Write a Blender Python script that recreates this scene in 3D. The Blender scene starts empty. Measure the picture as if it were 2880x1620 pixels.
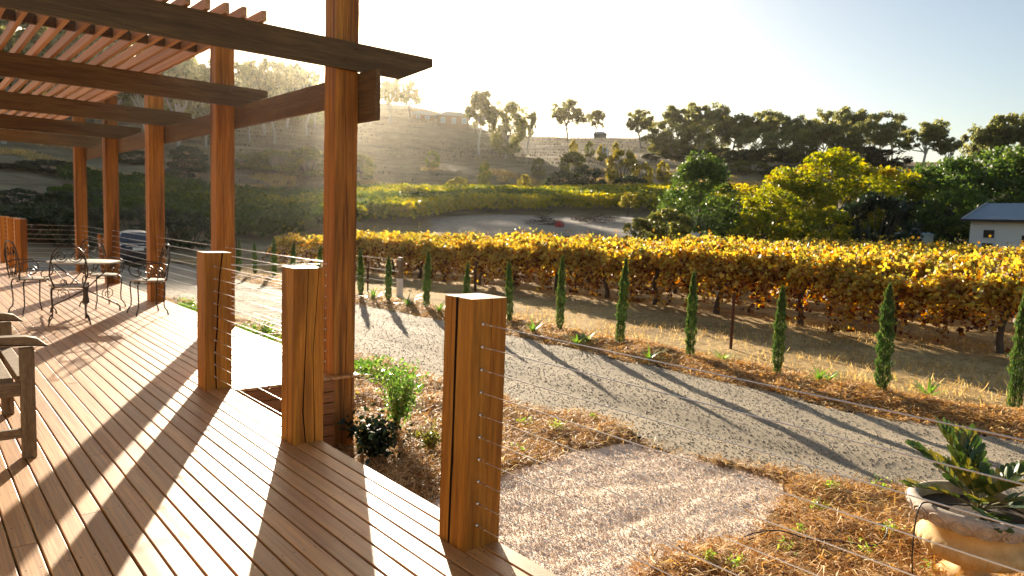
import bpy, math, random
import numpy as np
from mathutils import Vector, Matrix

# ------------------------------------------------------------------ camera, world, sun, exposure
scene = bpy.context.scene
COL = scene.collection
CAM = np.array([-1.71736, -2.59130, 1.36929])
RR = np.array([[0.7583646945, -0.6509026147, 0.0347674604],
               [0.0354739342, 0.0944721376, 0.9948952785],
               [0.6508644944, 0.7532601154, -0.0947344103]])
FPX = 1992.3656          # focal length in pixels of a 2880-wide frame
SUN_AZ, SUN_EL = math.radians(26.73), math.radians(13.0)

cam_d = bpy.data.cameras.new("camera")
cam = bpy.data.objects.new("camera", cam_d)
COL.objects.link(cam)
scene.camera = cam
cam_d.sensor_width = 36.0
cam_d.lens = FPX / 2880 * 36.0
cam_d.clip_start = 0.05
cam_d.clip_end = 8000
cam.matrix_world = Matrix(((RR[0][0], RR[1][0], -RR[2][0], CAM[0]),
                           (RR[0][1], RR[1][1], -RR[2][1], CAM[1]),
                           (RR[0][2], RR[1][2], -RR[2][2], CAM[2]), (0, 0, 0, 1)))
cam_d.dof.use_dof = True
cam_d.dof.focus_distance = 3.0
cam_d.dof.aperture_fstop = 5.6

world = bpy.data.worlds.new("World")
scene.world = world
world.use_nodes = True
wn = world.node_tree
sky = wn.nodes.new("ShaderNodeTexSky")
sky.sky_type = 'NISHITA'
sky.sun_disc = False
sky.sun_elevation = SUN_EL
sky.sun_rotation = SUN_AZ
sky.altitude = 200
sky.air_density = 1.0
sky.dust_density = 1.5
sky.ozone_density = 1.0
wn.links.new(sky.outputs[0], wn.nodes["Background"].inputs[0])
wn.nodes["Background"].inputs[1].default_value = 0.05

sun_d = bpy.data.lights.new("sun", 'SUN')
sun_d.energy = 5.0
sun_d.angle = math.radians(0.5)
sun_d.color = (1.0, 0.86, 0.66)
sun = bpy.data.objects.new("sun", sun_d)
COL.objects.link(sun)
sdir = Vector((math.sin(SUN_AZ) * math.cos(SUN_EL), math.cos(SUN_AZ) * math.cos(SUN_EL), math.sin(SUN_EL)))
sun.rotation_euler = sdir.to_track_quat('Z', 'Y').to_euler()
sun.location = (20, 40, 30)

scene.view_settings.view_transform = 'Standard'
scene.view_settings.look = 'None'
scene.view_settings.gamma = 1.0
scene.view_settings.use_curve_mapping = False
scene.view_settings.exposure = 1.7
scene.render.engine = 'CYCLES'
scene.cycles.use_denoising = True
scene.cycles.max_bounces = 8
scene.cycles.transparent_max_bounces = 8
scene.cycles.caustics_reflective = False
scene.cycles.caustics_refractive = False

rng = np.random.default_rng(7)
random.seed(7)

# ------------------------------------------------------------------ layout helpers
def ray(xv, yv):
    """direction of a point measured on the photograph (2576-wide reading)"""
    k = 2880 / 2576
    d = np.array([(xv * k - 1440) / FPX, -(yv * k - 810) / FPX, 1.0])
    return RR.T @ d
def at(xv, yv, D):
    w = ray(xv, yv)
    return CAM + w * (D / math.hypot(w[0], w[1]))
def azim(xv):
    yv = 510 + 90 * xv / 2576
    w = ray(xv, yv)
    return math.atan2(w[0], w[1])
def spot(xv, D):
    a = azim(xv)
    x, y = CAM[0] + D * math.sin(a), CAM[1] + D * math.cos(a)
    return np.array([x, y, float(H(x, y))])

# ------------------------------------------------------------------ noise
_perm = np.random.default_rng(3).permutation(4096)
_rv = np.random.default_rng(4).random(4096)
def _h(ix, iy):
    return _rv[_perm[(ix + _perm[iy & 4095]) & 4095]]
def vnoise(x, y):
    x = np.asarray(x, float); y = np.asarray(y, float)
    ix = np.floor(x).astype(int); iy = np.floor(y).astype(int)
    fx = x - ix; fy = y - iy
    fx = fx * fx * (3 - 2 * fx); fy = fy * fy * (3 - 2 * fy)
    a = _h(ix, iy); b = _h(ix + 1, iy); c = _h(ix, iy + 1); d = _h(ix + 1, iy + 1)
    return (a * (1 - fx) + b * fx) * (1 - fy) + (c * (1 - fx) + d * fx) * fy
def fbm(x, y, o=4):
    s = 0; a = .5; f = 1.0
    for i in range(o):
        s = s + a * vnoise(x * f + 17.3 * i, y * f - 9.1 * i); a *= .5; f *= 2.03
    return s

# ------------------------------------------------------------------ terrain heights
G0 = -0.69
_DK = np.array([0, 14, 20, 26, 30, 34, 38, 42, 46, 51, 56, 66, 80, 95, 105, 115, 135, 170, 210, 255, 320, 500, 1200, 4000.])
_cols = {
    -900: [(14, G0), (24, -.95), (33, -1.2), (40, -.9), (48, -.2), (70, 2.5), (120, 9), (200, 25), (300, 50), (500, 58), (4000, 60)],
    0:    [(14, G0), (24, -.9), (33, -.98), (40, -.8), (48, -.2), (70, 2.2), (120, 9), (200, 26), (300, 52), (500, 58), (4000, 60)],
    322:  [(14, G0), (24, -.9), (33, -1.0), (40, -1.1), (48, -.7), (70, 1.2), (105, 5), (170, 20), (255, 40), (320, 48), (4000, 55)],
    644:  [(14, G0), (26, -.95), (38, -1.4), (46, -1.25), (60, -.9), (95, 2.7), (105, 4.6), (170, 20.3), (255, 41), (320, 45), (4000, 50)],
    1000: [(14, G0), (28, -1.0), (37, -1.0), (46, -.2), (55, .6), (100, 4.2), (110, 6.3), (180, 21), (255, 40), (320, 42), (4000, 44)],
    1300: [(14, G0), (28, -.95), (34, -.95), (46, .85), (60, 1.7), (66, 1.9), (105, 5.2), (115, 8), (180, 19.5), (240, 31.5), (320, 32), (4000, 34)],
    1600: [(14, G0), (28, -.8), (34, -.75), (46, .8), (65, 2.2), (105, 6.2), (130, 11.5), (180, 20), (215, 27.5), (300, 28), (4000, 30)],
    1900: [(14, G0), (30, -.7), (40, -.55), (60, .6), (105, 6.6), (140, 12.3), (170, 17), (230, 24), (320, 26), (4000, 28)],
    2250: [(14, G0), (30, -.65), (42, -.5), (60, .3), (110, 7.2), (150, 14), (200, 20), (320, 23), (4000, 25)],
    2576: [(14, G0), (30, -.65), (42, -.5), (60, .2), (110, 6.5), (150, 13.5), (200, 19), (320, 23), (4000, 25)],
    3400: [(14, G0), (40, -.3), (60, 0), (110, 4), (200, 12), (320, 16), (4000, 18)],
}
_AZ = []
_ZT = []
for _xv, _pr in sorted(_cols.items()):
    _AZ.append(azim(_xv))
    _pr = [(0, G0)] + _pr
    _ZT.append(np.interp(_DK, [p[0] for p in _pr], [p[1] for p in _pr]))
_AZ = np.array([-math.pi, -1.3] + _AZ + [2.2, math.pi])
_flat = np.full(len(_DK), G0)
_ZT = np.array([_flat, _ZT[0] * .8 + _flat * .2] + _ZT + [_flat * .5 + _ZT[-1] * .5, _flat])
def H(x, y):
    x = np.asarray(x, float); y = np.asarray(y, float)
    dx, dy = x - CAM[0], y - CAM[1]
    D = np.hypot(dx, dy); a = np.arctan2(dx, dy)
    j = np.clip(np.searchsorted(_AZ, a) - 1, 0, len(_AZ) - 2)
    t = np.clip((a - _AZ[j]) / (_AZ[j + 1] - _AZ[j]), 0, 1)
    t = t * t * (3 - 2 * t)
    i = np.clip(np.searchsorted(_DK, D) - 1, 0, len(_DK) - 2)
    s = np.clip((D - _DK[i]) / (_DK[i + 1] - _DK[i]), 0, 1)
    z = (_ZT[j, i] * (1 - s) + _ZT[j, i + 1] * s) * (1 - t) + (_ZT[j + 1, i] * (1 - s) + _ZT[j + 1, i + 1] * s) * t
    w = np.clip((D - 40) / 120, 0, 1)
    return z + w * (fbm(x * .03, y * .03, 3) - .45) * 3.5

# ------------------------------------------------------------------ materials
def mat(name):
    m = bpy.data.materials.new(name); m.use_nodes = True
    nt = m.node_tree
    return m, nt, nt.nodes, nt.links, nt.nodes["Principled BSDF"]
def ramp(nt, stops, interp='LINEAR'):
    r = nt.nodes.new("ShaderNodeValToRGB"); e = r.color_ramp
    e.interpolation = interp
    while len(e.elements) < len(stops): e.elements.new(0.5)
    for el, (p, c) in zip(e.elements, stops):
        el.position = p; el.color = (*c, 1)
    return r
def noise(nt, scale, detail=4, rough=.55, vec=None, dist=0):
    n = nt.nodes.new("ShaderNodeTexNoise"); n.inputs["Scale"].default_value = scale
    n.inputs["Detail"].default_value = detail; n.inputs["Roughness"].default_value = rough
    n.inputs["Distortion"].default_value = dist
    if vec is not None: nt.links.new(vec, n.inputs["Vector"])
    return n
def mapping(nt, scale, src='Object', offset_random=False):
    tc = nt.nodes.new("ShaderNodeTexCoord"); mp = nt.nodes.new("ShaderNodeMapping")
    mp.inputs["Scale"].default_value = scale
    out = tc.outputs[src]
    if offset_random:
        oi = nt.nodes.new("ShaderNodeObjectInfo"); mul = nt.nodes.new("ShaderNodeVectorMath"); mul.operation = 'MULTIPLY_ADD'
        cx = nt.nodes.new("ShaderNodeCombineXYZ")
        for i in range(3): nt.links.new(oi.outputs["Random"], cx.inputs[i])
        nt.links.new(cx.outputs[0], mul.inputs[0]); mul.inputs[1].default_value = (31, 47, 23); nt.links.new(out, mul.inputs[2])
        out = mul.outputs[0]
    nt.links.new(out, mp.inputs["Vector"])
    return mp.outputs[0]
def mixc(nt, fac, a, b, mode='MIX'):
    m = nt.nodes.new("ShaderNodeMix"); m.data_type = 'RGBA'; m.blend_type = mode
    for sock, v in ((m.inputs["Factor"], fac), (m.inputs["A"], a), (m.inputs["B"], b)):
        if hasattr(v, 'is_output'): nt.links.new(v, sock)
        elif isinstance(v, tuple): sock.default_value = (*v, 1)
        else: sock.default_value = v
    # RGBA sockets live at index 6,7
    m.inputs[6].default_value = (*a, 1) if isinstance(a, tuple) else m.inputs[6].default_value
    m.inputs[7].default_value = (*b, 1) if isinstance(b, tuple) else m.inputs[7].default_value
    if hasattr(a, 'is_output'): nt.links.new(a, m.inputs[6])
    if hasattr(b, 'is_output'): nt.links.new(b, m.inputs[7])
    return m.outputs[2]
def bump(nt, p, height, strength, dist=.01):
    b = nt.nodes.new("ShaderNodeBump"); b.inputs["Strength"].default_value = strength; b.inputs["Distance"].default_value = dist
    nt.links.new(height, b.inputs["Height"]); nt.links.new(b.outputs[0], p.inputs["Normal"])

def wood(name, light, mid, dark, grain=(14, 14, .9), rough=(.4, .6), spec=.5, streak=.5, saw=0.0, tint=.25, bmp=.25, nails=False, thr=.60):
    m, nt, N, L, p = mat(name)
    v = mapping(nt, grain, offset_random=True)
    n1 = noise(nt, 1.0, 6, .6, v, .6)
    r1 = ramp(nt, [(.25, dark), (.45, mid), (.72, light)])
    L.new(n1.outputs[0], r1.inputs[0])
    v2 = mapping(nt, tuple(g * 5 for g in grain), offset_random=True)
    n2 = noise(nt, 1.0, 3, .7, v2)
    r2 = ramp(nt, [(.3, (.55, .55, .55)), (.7, (1.15, 1.15, 1.15))]); L.new(n2.outputs[0], r2.inputs[0])
    c = mixc(nt, 1.0, r1.outputs[0], r2.outputs[0], 'MULTIPLY')
    # dark heart streaks along the grain
    v3 = mapping(nt, tuple(g * .45 for g in grain), offset_random=True)
    n3 = noise(nt, 1.0, 3, .5, v3, 1.2)
    r3 = ramp(nt, [(thr, (0, 0, 0)), (thr + .12, (1, 1, 1))]); L.new(n3.outputs[0], r3.inputs[0])
    sc = N.new("ShaderNodeMath"); sc.operation = 'MULTIPLY'; sc.inputs[1].default_value = streak; L.new(r3.outputs[0], sc.inputs[0])
    c = mixc(nt, sc.outputs[0], c, tuple(d * .45 for d in dark))
    oi = N.new("ShaderNodeObjectInfo")
    r4 = ramp(nt, [(0, (1 - tint, 1 - tint * 1.15, 1 - tint * 1.3)), (.5, (1, 1, 1)), (1, (1 + tint * .5, 1 + tint * .4, 1 + tint * .3))]); L.new(oi.outputs["Random"], r4.inputs[0])
    c = mixc(nt, 1.0, c, r4.outputs[0], 'MULTIPLY')
    if nails:
        tc = N.new("ShaderNodeTexCoord"); sx = N.new("ShaderNodeSeparateXYZ"); L.new(tc.outputs["Object"], sx.inputs[0])
        geo = N.new("ShaderNodeNewGeometry"); sy = N.new("ShaderNodeSeparateXYZ"); L.new(geo.outputs["Position"], sy.inputs[0])
        def M(op, a, b=None):
            q = N.new("ShaderNodeMath"); q.operation = op
            for i, z in enumerate((a, b)):
                if z is None: continue
                if hasattr(z, 'is_output'): L.new(z, q.inputs[i])
                else: q.inputs[i].default_value = z
            return q.outputs[0]
        dx = M('SUBTRACT', M('ABSOLUTE', sx.outputs[0]), .024)
        dy = M('SUBTRACT', M('MODULO', M('ADD', sy.outputs[1], 50.13), .45), .225)
        d2 = M('ADD', M('MULTIPLY', dx, dx), M('MULTIPLY', dy, dy))
        hit = M('LESS_THAN', d2, .0042 ** 2)
        c = mixc(nt, hit, c, (.03, .015, .008))
    if nails: p.inputs["Coat Weight"].default_value = .3; p.inputs["Coat Roughness"].default_value = .5
    L.new(c, p.inputs["Base Color"])
    rr = ramp(nt, [(.3, (rough[0],) * 3), (.7, (rough[1],) * 3)]); L.new(n2.outputs[0], rr.inputs[0]); L.new(rr.outputs[0], p.inputs["Roughness"])
    p.inputs["Specular IOR Level"].default_value = spec
    hgt = n2.outputs[0]
    if saw > 0:
        v5 = mapping(nt, (3, 3, 95)); n5 = noise(nt, 1.0, 2, .5, v5)
        ad = N.new("ShaderNodeMath"); ad.operation = 'MULTIPLY_ADD'; ad.inputs[1].default_value = saw; L.new(n5.outputs[0], ad.inputs[0]); L.new(n2.outputs[0], ad.inputs[2]); hgt = ad.outputs[0]
    bump(nt, p, hgt, bmp, .004)
    return m

def leaf(name, stops, trans=.5, tstops=None, rough=.5, spec=.35):
    m, nt, N, L, p = mat(name)
    at_ = N.new("ShaderNodeAttribute"); at_.attribute_name = "tint"
    r = ramp(nt, stops); L.new(at_.outputs["Fac"], r.inputs[0])
    L.new(r.outputs[0], p.inputs["Base Color"]); p.inputs["Roughness"].default_value = rough; p.inputs["Specular IOR Level"].default_value = spec
    t = N.new("ShaderNodeBsdfTranslucent")
    if tstops:
        r2 = ramp(nt, tstops); L.new(at_.outputs["Fac"], r2.inputs[0]); L.new(r2.outputs[0], t.inputs[0])
    else:
        hs = N.new("ShaderNodeHueSaturation"); hs.inputs["Saturation"].default_value = 1.15; hs.inputs["Value"].default_value = 1.6
        L.new(r.outputs[0], hs.inputs["Color"]); L.new(hs.outputs[0], t.inputs[0])
    mx = N.new("ShaderNodeMixShader"); mx.inputs[0].default_value = trans
    L.new(p.outputs[0], mx.inputs[1]); L.new(t.outputs[0], mx.inputs[2]); L.new(mx.outputs[0], N["Material Output"].inputs[0])
    return m

def simple(name, col, rough=.6, metal=0, spec=.5, var=.0, vs=8, bmp=0):
    m, nt, N, L, p = mat(name)
    p.inputs["Roughness"].default_value = rough; p.inputs["Metallic"].default_value = metal; p.inputs["Specular IOR Level"].default_value = spec
    if var > 0:
        v = mapping(nt, (vs, vs, vs)); n = noise(nt, 1, 5, .6, v)
        r = ramp(nt, [(.3, tuple(c * (1 - var) for c in col)), (.7, tuple(min(1, c * (1 + var)) for c in col))]); L.new(n.outputs[0], r.inputs[0]); L.new(r.outputs[0], p.inputs["Base Color"])
        if bmp: bump(nt, p, n.outputs[0], bmp, .01)
    else: p.inputs["Base Color"].default_value = (*col, 1)
    return m

MT = {}
MT['deck'] = wood("deck_timber", (.65, .345, .125), (.56, .265, .080), (.41, .17, .046), grain=(26, 1.4, 26), rough=(.42, .56), spec=.65, streak=.2, tint=.25, bmp=.12, nails=True)
MT['post'] = wood("post_timber", (.60, .29, .042), (.47, .195, .026), (.25, .085, .014), grain=(13, 13, .7), rough=(.5, .7), spec=.3, streak=.55, saw=.5, tint=.2, bmp=.35, thr=.54)
MT['post_red'] = wood("red_post_timber", (.58, .26, .045), (.44, .17, .027), (.21, .072, .015), grain=(13, 13, .55), rough=(.5, .7), spec=.3, streak=.8, saw=.4, tint=.25, bmp=.3, thr=.52)
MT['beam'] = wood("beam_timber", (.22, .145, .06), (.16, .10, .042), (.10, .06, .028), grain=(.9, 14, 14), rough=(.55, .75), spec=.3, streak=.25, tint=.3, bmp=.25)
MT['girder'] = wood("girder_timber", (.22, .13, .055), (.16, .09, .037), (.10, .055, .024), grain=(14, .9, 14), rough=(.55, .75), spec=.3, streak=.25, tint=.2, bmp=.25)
MT['slat'] = wood("slat_timber", (.62, .36, .19), (.54, .28, .13), (.42, .19, .08), grain=(20, 1.2, 20), rough=(.5, .7), spec=.3, streak=.1, tint=.25, bmp=.2)
MT['grey_wood'] = wood("weathered_timber", (.34, .25, .15), (.25, .175, .10), (.13, .085, .05), grain=(5, 30, 30), rough=(.6, .8), spec=.25, streak=.3, tint=.15, bmp=.5)
MT['grey_wood_v'] = wood("weathered_leg_timber", (.34, .25, .15), (.25, .175, .10), (.13, .085, .05), grain=(30, 30, 4), rough=(.6, .8), spec=.25, streak=.3, tint=.15, bmp=.5)
MT['skirt'] = wood("skirting_timber", (.46, .20, .07), (.36, .14, .045), (.24, .08, .025), grain=(1.4, 20, 20), rough=(.5, .65), spec=.35, streak=.2, tint=.25, bmp=.2)
MT['steel'] = simple("stainless_wire", (.75, .73, .70), .28, 1.0)
MT['iron'] = simple("wrought_iron", (.055, .045, .035), .42, .6, var=.35, vs=30)
MT['irontop'] = simple("iron_sheet", (.42, .37, .28), .5, .25, var=.2, vs=12)
MT['crack_shade'] = simple("split_shade", (.02, .01, .006), .9)  # near-black colour inside post splits, standing in for shade deep in the groove
MT['bark'] = simple("pale_bark", (.50, .45, .37), .85, var=.35, vs=2.5)
MT['dbark'] = simple("dark_bark", (.09, .065, .045), .9, var=.4, vs=14, bmp=.6)
MT['stem'] = simple("green_stem", (.18, .16, .05), .7, var=.3, vs=20)
MT['rust'] = simple("rusty_steel", (.13, .055, .03), .7, .3, var=.4, vs=20)
MT['hose'] = simple("black_poly_tube", (.012, .012, .012), .4)
MT['soil'] = simple("potting_soil", (.055, .035, .022), .95, var=.5, vs=60, bmp=.8)
MT['white'] = simple("white_paint", (.75, .74, .70), .5, var=.06, vs=5)
MT['render'] = simple("cream_render", (.72, .64, .52), .85, var=.05, vs=3)

# sandstone urn
m, nt, N, L, p = mat("sandstone"); v = mapping(nt, (9, 9, 9)); n = noise(nt, 1, 6, .65, v)
r = ramp(nt, [(.3, (.50, .32, .13)), (.55, (.66, .46, .21)), (.8, (.74, .56, .30))]); L.new(n.outputs[0], r.inputs[0]); L.new(r.outputs[0], p.inputs["Base Color"]); p.inputs["Roughness"].default_value = .85
n2 = noise(nt, 160, 3); bump(nt, p, n2.outputs[0], .25, .004); MT['sandstone'] = m
m, nt, N, L, p = mat("rim_stone"); v = mapping(nt, (11, 11, 11)); n = noise(nt, 1, 6, .7, v)
r = ramp(nt, [(.3, (.30, .24, .20)), (.55, (.52, .44, .36)), (.8, (.68, .60, .50))]); L.new(n.outputs[0], r.inputs[0]); L.new(r.outputs[0], p.inputs["Base Color"]); p.inputs["Roughness"].default_value = .85
n2 = noise(nt, 160, 3); bump(nt, p, n2.outputs[0], .25, .004); MT['rimstone'] = m

# terrain: dry grass with old vine terraces
m, nt, N, L, p = mat("dry_hillside")
tc = N.new("ShaderNodeTexCoord")
n1 = noise(nt, .35, 6, .65, tc.outputs["Object"])
mp = N.new("ShaderNodeMapping"); mp.inputs["Scale"].default_value = (.012, .012, .75); L.new(tc.outputs["Object"], mp.inputs["Vector"])
nb = noise(nt, 1, 3, .6, mp.outputs[0], .3)
rb = ramp(nt, [(.38, (.13, .095, .055)), (.5, (.27, .20, .11)), (.62, (.40, .31, .18))]); L.new(nb.outputs[0], rb.inputs[0])
ra = ramp(nt, [(.35, (.18, .13, .065)), (.5, (.32, .23, .12)), (.65, (.43, .32, .17))]); L.new(n1.outputs[0], ra.inputs[0])
c = mixc(nt, .34, ra.outputs[0], rb.outputs[0])
L.new(c, p.inputs["Base Color"]); p.inputs["Roughness"].default_value = .95; p.inputs["Specular IOR Level"].default_value = .1
n3 = noise(nt, 3.0, 5, .7, tc.outputs["Object"]); bump(nt, p, n3.outputs[0], .8, .25); MT['hill'] = m

# gravel road
m, nt, N, L, p = mat("grey_gravel")
tc = N.new("ShaderNodeTexCoord")
n1 = noise(nt, 95, 4, .7, tc.outputs["Object"]); n2 = noise(nt, .9, 4, .6, tc.outputs["Object"])
r1 = ramp(nt, [(.28, (.19, .15, .105)), (.5, (.37, .305, .215)), (.7, (.50, .42, .31))]); L.new(n1.outputs[0], r1.inputs[0])
r2 = ramp(nt, [(.3, (.78, .78, .78)), (.7, (1.12, 1.1, 1.06))]); L.new(n2.outputs[0], r2.inputs[0])
c = mixc(nt, 1.0, r1.outputs[0], r2.outputs[0], 'MULTIPLY'); L.new(c, p.inputs["Base Color"]); p.inputs["Roughness"].default_value = .9; p.inputs["Specular IOR Level"].default_value = .2
bump(nt, p, n1.outputs[0], .55, .01); MT['road'] = m
# pink gravel
m, nt, N, L, p = mat("pink_gravel")
tc = N.new("ShaderNodeTexCoord")
vo = N.new("ShaderNodeTexVoronoi"); vo.inputs["Scale"].default_value = 85; L.new(tc.outputs["Object"], vo.inputs["Vector"])
r1 = ramp(nt, [(0, (.80, .66, .53)), (.35, (.88, .79, .67)), (.65, (.72, .54, .41)), (1, (.90, .85, .76))]); L.new(vo.outputs["Color"], r1.inputs[0])
n2 = noise(nt, 2.2, 4, .6, tc.outputs["Object"]); r2 = ramp(nt, [(.3, (.9, .87, .84)), (.7, (1.03, 1.02, 1.0))]); L.new(n2.outputs[0], r2.inputs[0])
c = mixc(nt, 1.0, r1.outputs[0], r2.outputs[0], 'MULTIPLY'); L.new(c, p.inputs["Base Color"]); p.inputs["Roughness"].default_value = .8; p.inputs["Specular IOR Level"].default_value = .25
b = N.new("ShaderNodeBump"); b.invert = True; b.inputs["Strength"].default_value = .4; b.inputs["Distance"].default_value = .008; L.new(vo.outputs["Distance"], b.inputs["Height"]); L.new(b.outputs[0], p.inputs["Normal"]); MT['pink'] = m
# mulch
m, nt, N, L, p = mat("straw_mulch_bed")
tc = N.new("ShaderNodeTexCoord"); n1 = noise(nt, 26, 6, .75, tc.outputs["Object"], .8)
r1 = ramp(nt, [(.32, (.08, .045, .018)), (.5, (.36, .20, .07)), (.68, (.60, .38, .15))]); L.new(n1.outputs[0], r1.inputs[0]); L.new(r1.outputs[0], p.inputs["Base Color"])
p.inputs["Roughness"].default_value = .9; p.inputs["Specular IOR Level"].default_value = .2; bump(nt, p, n1.outputs[0], 1.0, .05); MT['mulch'] = m
MT['straw'] = leaf("straw", [(0, (.20, .10, .035)), (.25, (.48, .26, .08)), (.6, (.70, .43, .15)), (1, (.82, .63, .34))], .35, rough=.6)
MT['grass'] = leaf("dry_grass", [(0, (.28, .17, .065)), (.5, (.52, .36, .15)), (.9, (.66, .50, .26)), (1, (.34, .33, .09))], .4, rough=.7, spec=.1)
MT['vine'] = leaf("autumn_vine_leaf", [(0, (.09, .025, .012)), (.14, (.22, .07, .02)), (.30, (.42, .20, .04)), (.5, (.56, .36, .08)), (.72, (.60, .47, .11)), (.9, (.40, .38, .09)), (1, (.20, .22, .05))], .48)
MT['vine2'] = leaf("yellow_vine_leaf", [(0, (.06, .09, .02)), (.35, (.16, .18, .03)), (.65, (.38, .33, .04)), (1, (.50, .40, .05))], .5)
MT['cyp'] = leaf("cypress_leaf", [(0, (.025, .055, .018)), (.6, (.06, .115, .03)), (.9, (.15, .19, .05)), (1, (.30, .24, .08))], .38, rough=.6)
MT['agap'] = leaf("strap_leaf", [(0, (.10, .20, .04)), (.6, (.22, .36, .07)), (1, (.40, .45, .12))], .45, rough=.35)
MT['euc'] = leaf("eucalypt_leaf", [(0, (.09, .105, .045)), (.5, (.22, .225, .085)), (1, (.40, .36, .14))], .5)
MT['eucpale'] = leaf("pale_eucalypt_leaf", [(0, (.08, .10, .03)), (.5, (.19, .19, .055)), (1, (.32, .28, .08))], .42)
MT['ytree'] = leaf("yellowing_leaf", [(0, (.09, .13, .02)), (.45, (.26, .27, .035)), (.85, (.46, .38, .05)), (1, (.30, .18, .04))], .5)
MT['gtree'] = leaf("green_leaf", [(0, (.03, .06, .015)), (.5, (.08, .13, .03)), (1, (.20, .24, .05))], .42)
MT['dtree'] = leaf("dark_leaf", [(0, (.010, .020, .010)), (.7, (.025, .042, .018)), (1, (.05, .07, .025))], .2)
MT['bush'] = leaf("bush_leaf", [(0, (.06, .075, .025)), (.5, (.15, .16, .04)), (1, (.32, .27, .07))], .4)
MT['ybush'] = leaf("gold_bush_leaf", [(0, (.14, .14, .03)), (.5, (.36, .30, .05)), (1, (.52, .40, .09))], .45)
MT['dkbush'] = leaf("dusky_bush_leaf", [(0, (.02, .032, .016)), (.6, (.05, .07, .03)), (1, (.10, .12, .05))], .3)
MT['shrub'] = leaf("shrub_leaf", [(0, (.06, .14, .03)), (.5, (.13, .26, .05)), (1, (.30, .40, .10))], .4, rough=.25, spec=.6)
MT['zam'] = leaf("cycad_leaf", [(0, (.04, .075, .018)), (.5, (.085, .13, .028)), (1, (.22, .19, .04))], .3, rough=.4, spec=.5)
MT['weed'] = leaf("weed_leaf", [(0, (.16, .28, .05)), (1, (.36, .45, .10))], .5)

# ------------------------------------------------------------------ mesh helpers
def mesh_np(name, V, faces, tint=None, smooth=False):
    """V (n,3); faces: list of int arrays (m,k)"""
    me = bpy.data.meshes.new(name)
    V = np.asarray(V, np.float32)
    me.vertices.add(len(V)); me.vertices.foreach_set("co", V.ravel())
    loops = np.concatenate([f.ravel() for f in faces]).astype(np.int32)
    tot = np.concatenate([np.full(len(f), f.shape[1]) for f in faces]).astype(np.int32)
    me.loops.add(len(loops)); me.loops.foreach_set("vertex_index", loops)
    me.polygons.add(len(tot)); me.polygons.foreach_set("loop_start", np.concatenate([[0], np.cumsum(tot)[:-1]]).astype(np.int32))
    me.update(calc_edges=True)
    if smooth: me.polygons.foreach_set("use_smooth", np.ones(len(tot), bool))
    if tint is not None:
        a = me.attributes.new("tint", 'FLOAT', 'FACE'); a.data.foreach_set("value", np.asarray(tint, np.float32))
    return me

class MB:
    """collects shapes into one mesh"""
    def __init__(s): s.v = []; s.f = []
    def add(s, V, F):
        o = len(s.v); s.v += [tuple(map(float, q)) for q in V]; s.f += [tuple(i + o for i in f) for f in F]
    def box(s, a, b, bev=0):
        (x0, y0, z0), (x1, y1, z1) = a, b
        if bev <= 0:
            V = [(x, y, z) for x in (x0, x1) for y in (y0, y1) for z in (z0, z1)]
            s.add(V, [(0, 1, 3, 2), (4, 6, 7, 5), (0, 4, 5, 1), (2, 3, 7, 6), (0, 2, 6, 4), (1, 5, 7, 3)])
        else:
            e = bev
            P = []
            for z, i in ((z0, e), (z0 + e, 0), (z1 - e, 0), (z1, e)):
                P += [(x0 + i, y0 + i, z), (x1 - i, y0 + i, z), (x1 - i, y1 - i, z), (x0 + i, y1 - i, z)]
            F = [(3, 2, 1, 0), (12, 13, 14, 15)]
            for k in range(3):
                for j in range(4):
                    F.append((k * 4 + j, k * 4 + (j + 1) % 4, k * 4 + 4 + (j + 1) % 4, k * 4 + 4 + j))
            s.add(P, F)
    def prism(s, prof, axis, a, b):
        """prof: ordered 2-D outline in the two other axes"""
        n = len(prof)
        def P(q, t):
            return {'x': (t, q[0], q[1]), 'y': (q[0], t, q[1]), 'z': (q[0], q[1], t)}[axis]
        V = [P(q, a) for q in prof] + [P(q, b) for q in prof]
        F = [tuple(range(n)), tuple(range(2 * n - 1, n - 1, -1))] + [(i, n + i, n + (i + 1) % n, (i + 1) % n) for i in range(n)]
        s.add(V, F)
    def tube(s, path, rad, n=8, cap=True):
        path = [Vector(q) for q in path]
        if not hasattr(rad, '__len__'): rad = [rad] * len(path)
        V = []; F = []
        t0 = (path[1] - path[0]).normalized()
        up = Vector((0, 0, 1)) if abs(t0.z) < .9 else Vector((1, 0, 0))
        u = t0.cross(up).normalized()
        for i, q in enumerate(path):
            t = (path[min(i + 1, len(path) - 1)] - path[max(i - 1, 0)])
            t = t.normalized() if t.length > 1e-9 else t0
            u = (u - t * u.dot(t)).normalized(); w = t.cross(u)
            for k in range(n):
                a = 2 * math.pi * k / n
                V.append(q + (u * math.cos(a) + w * math.sin(a)) * rad[i])
        for i in range(len(path) - 1):
            for k in range(n):
                F.append((i * n + k, i * n + (k + 1) % n, (i + 1) * n + (k + 1) % n, (i + 1) * n + k))
        if cap:
            F.append(tuple(range(n - 1, -1, -1))); F.append(tuple(range((len(path) - 1) * n, len(path) * n)))
        s.add(V, F)
    def lathe(s, prof, n=32, fn=None, c=(0, 0, 0)):
        V = []; F = []
        for i, (r, z) in enumerate(prof):
            for k in range(n):
                a = 2 * math.pi * k / n
                rr = r + (fn(a, i, r, z) if fn else 0)
                V.append((c[0] + rr * math.cos(a), c[1] + rr * math.sin(a), c[2] + z))
        for i in range(len(prof) - 1):
            for k in range(n):
                F.append((i * n + k, i * n + (k + 1) % n, (i + 1) * n + (k + 1) % n, (i + 1) * n + k))
        s.add(V, F)
    def mesh(s, name, smooth=False):
        me = bpy.data.meshes.new(name); me.from_pydata(s.v, [], s.f); me.update()
        if smooth: me.polygons.foreach_set("use_smooth", np.ones(len(me.polygons), bool))
        return me

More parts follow.
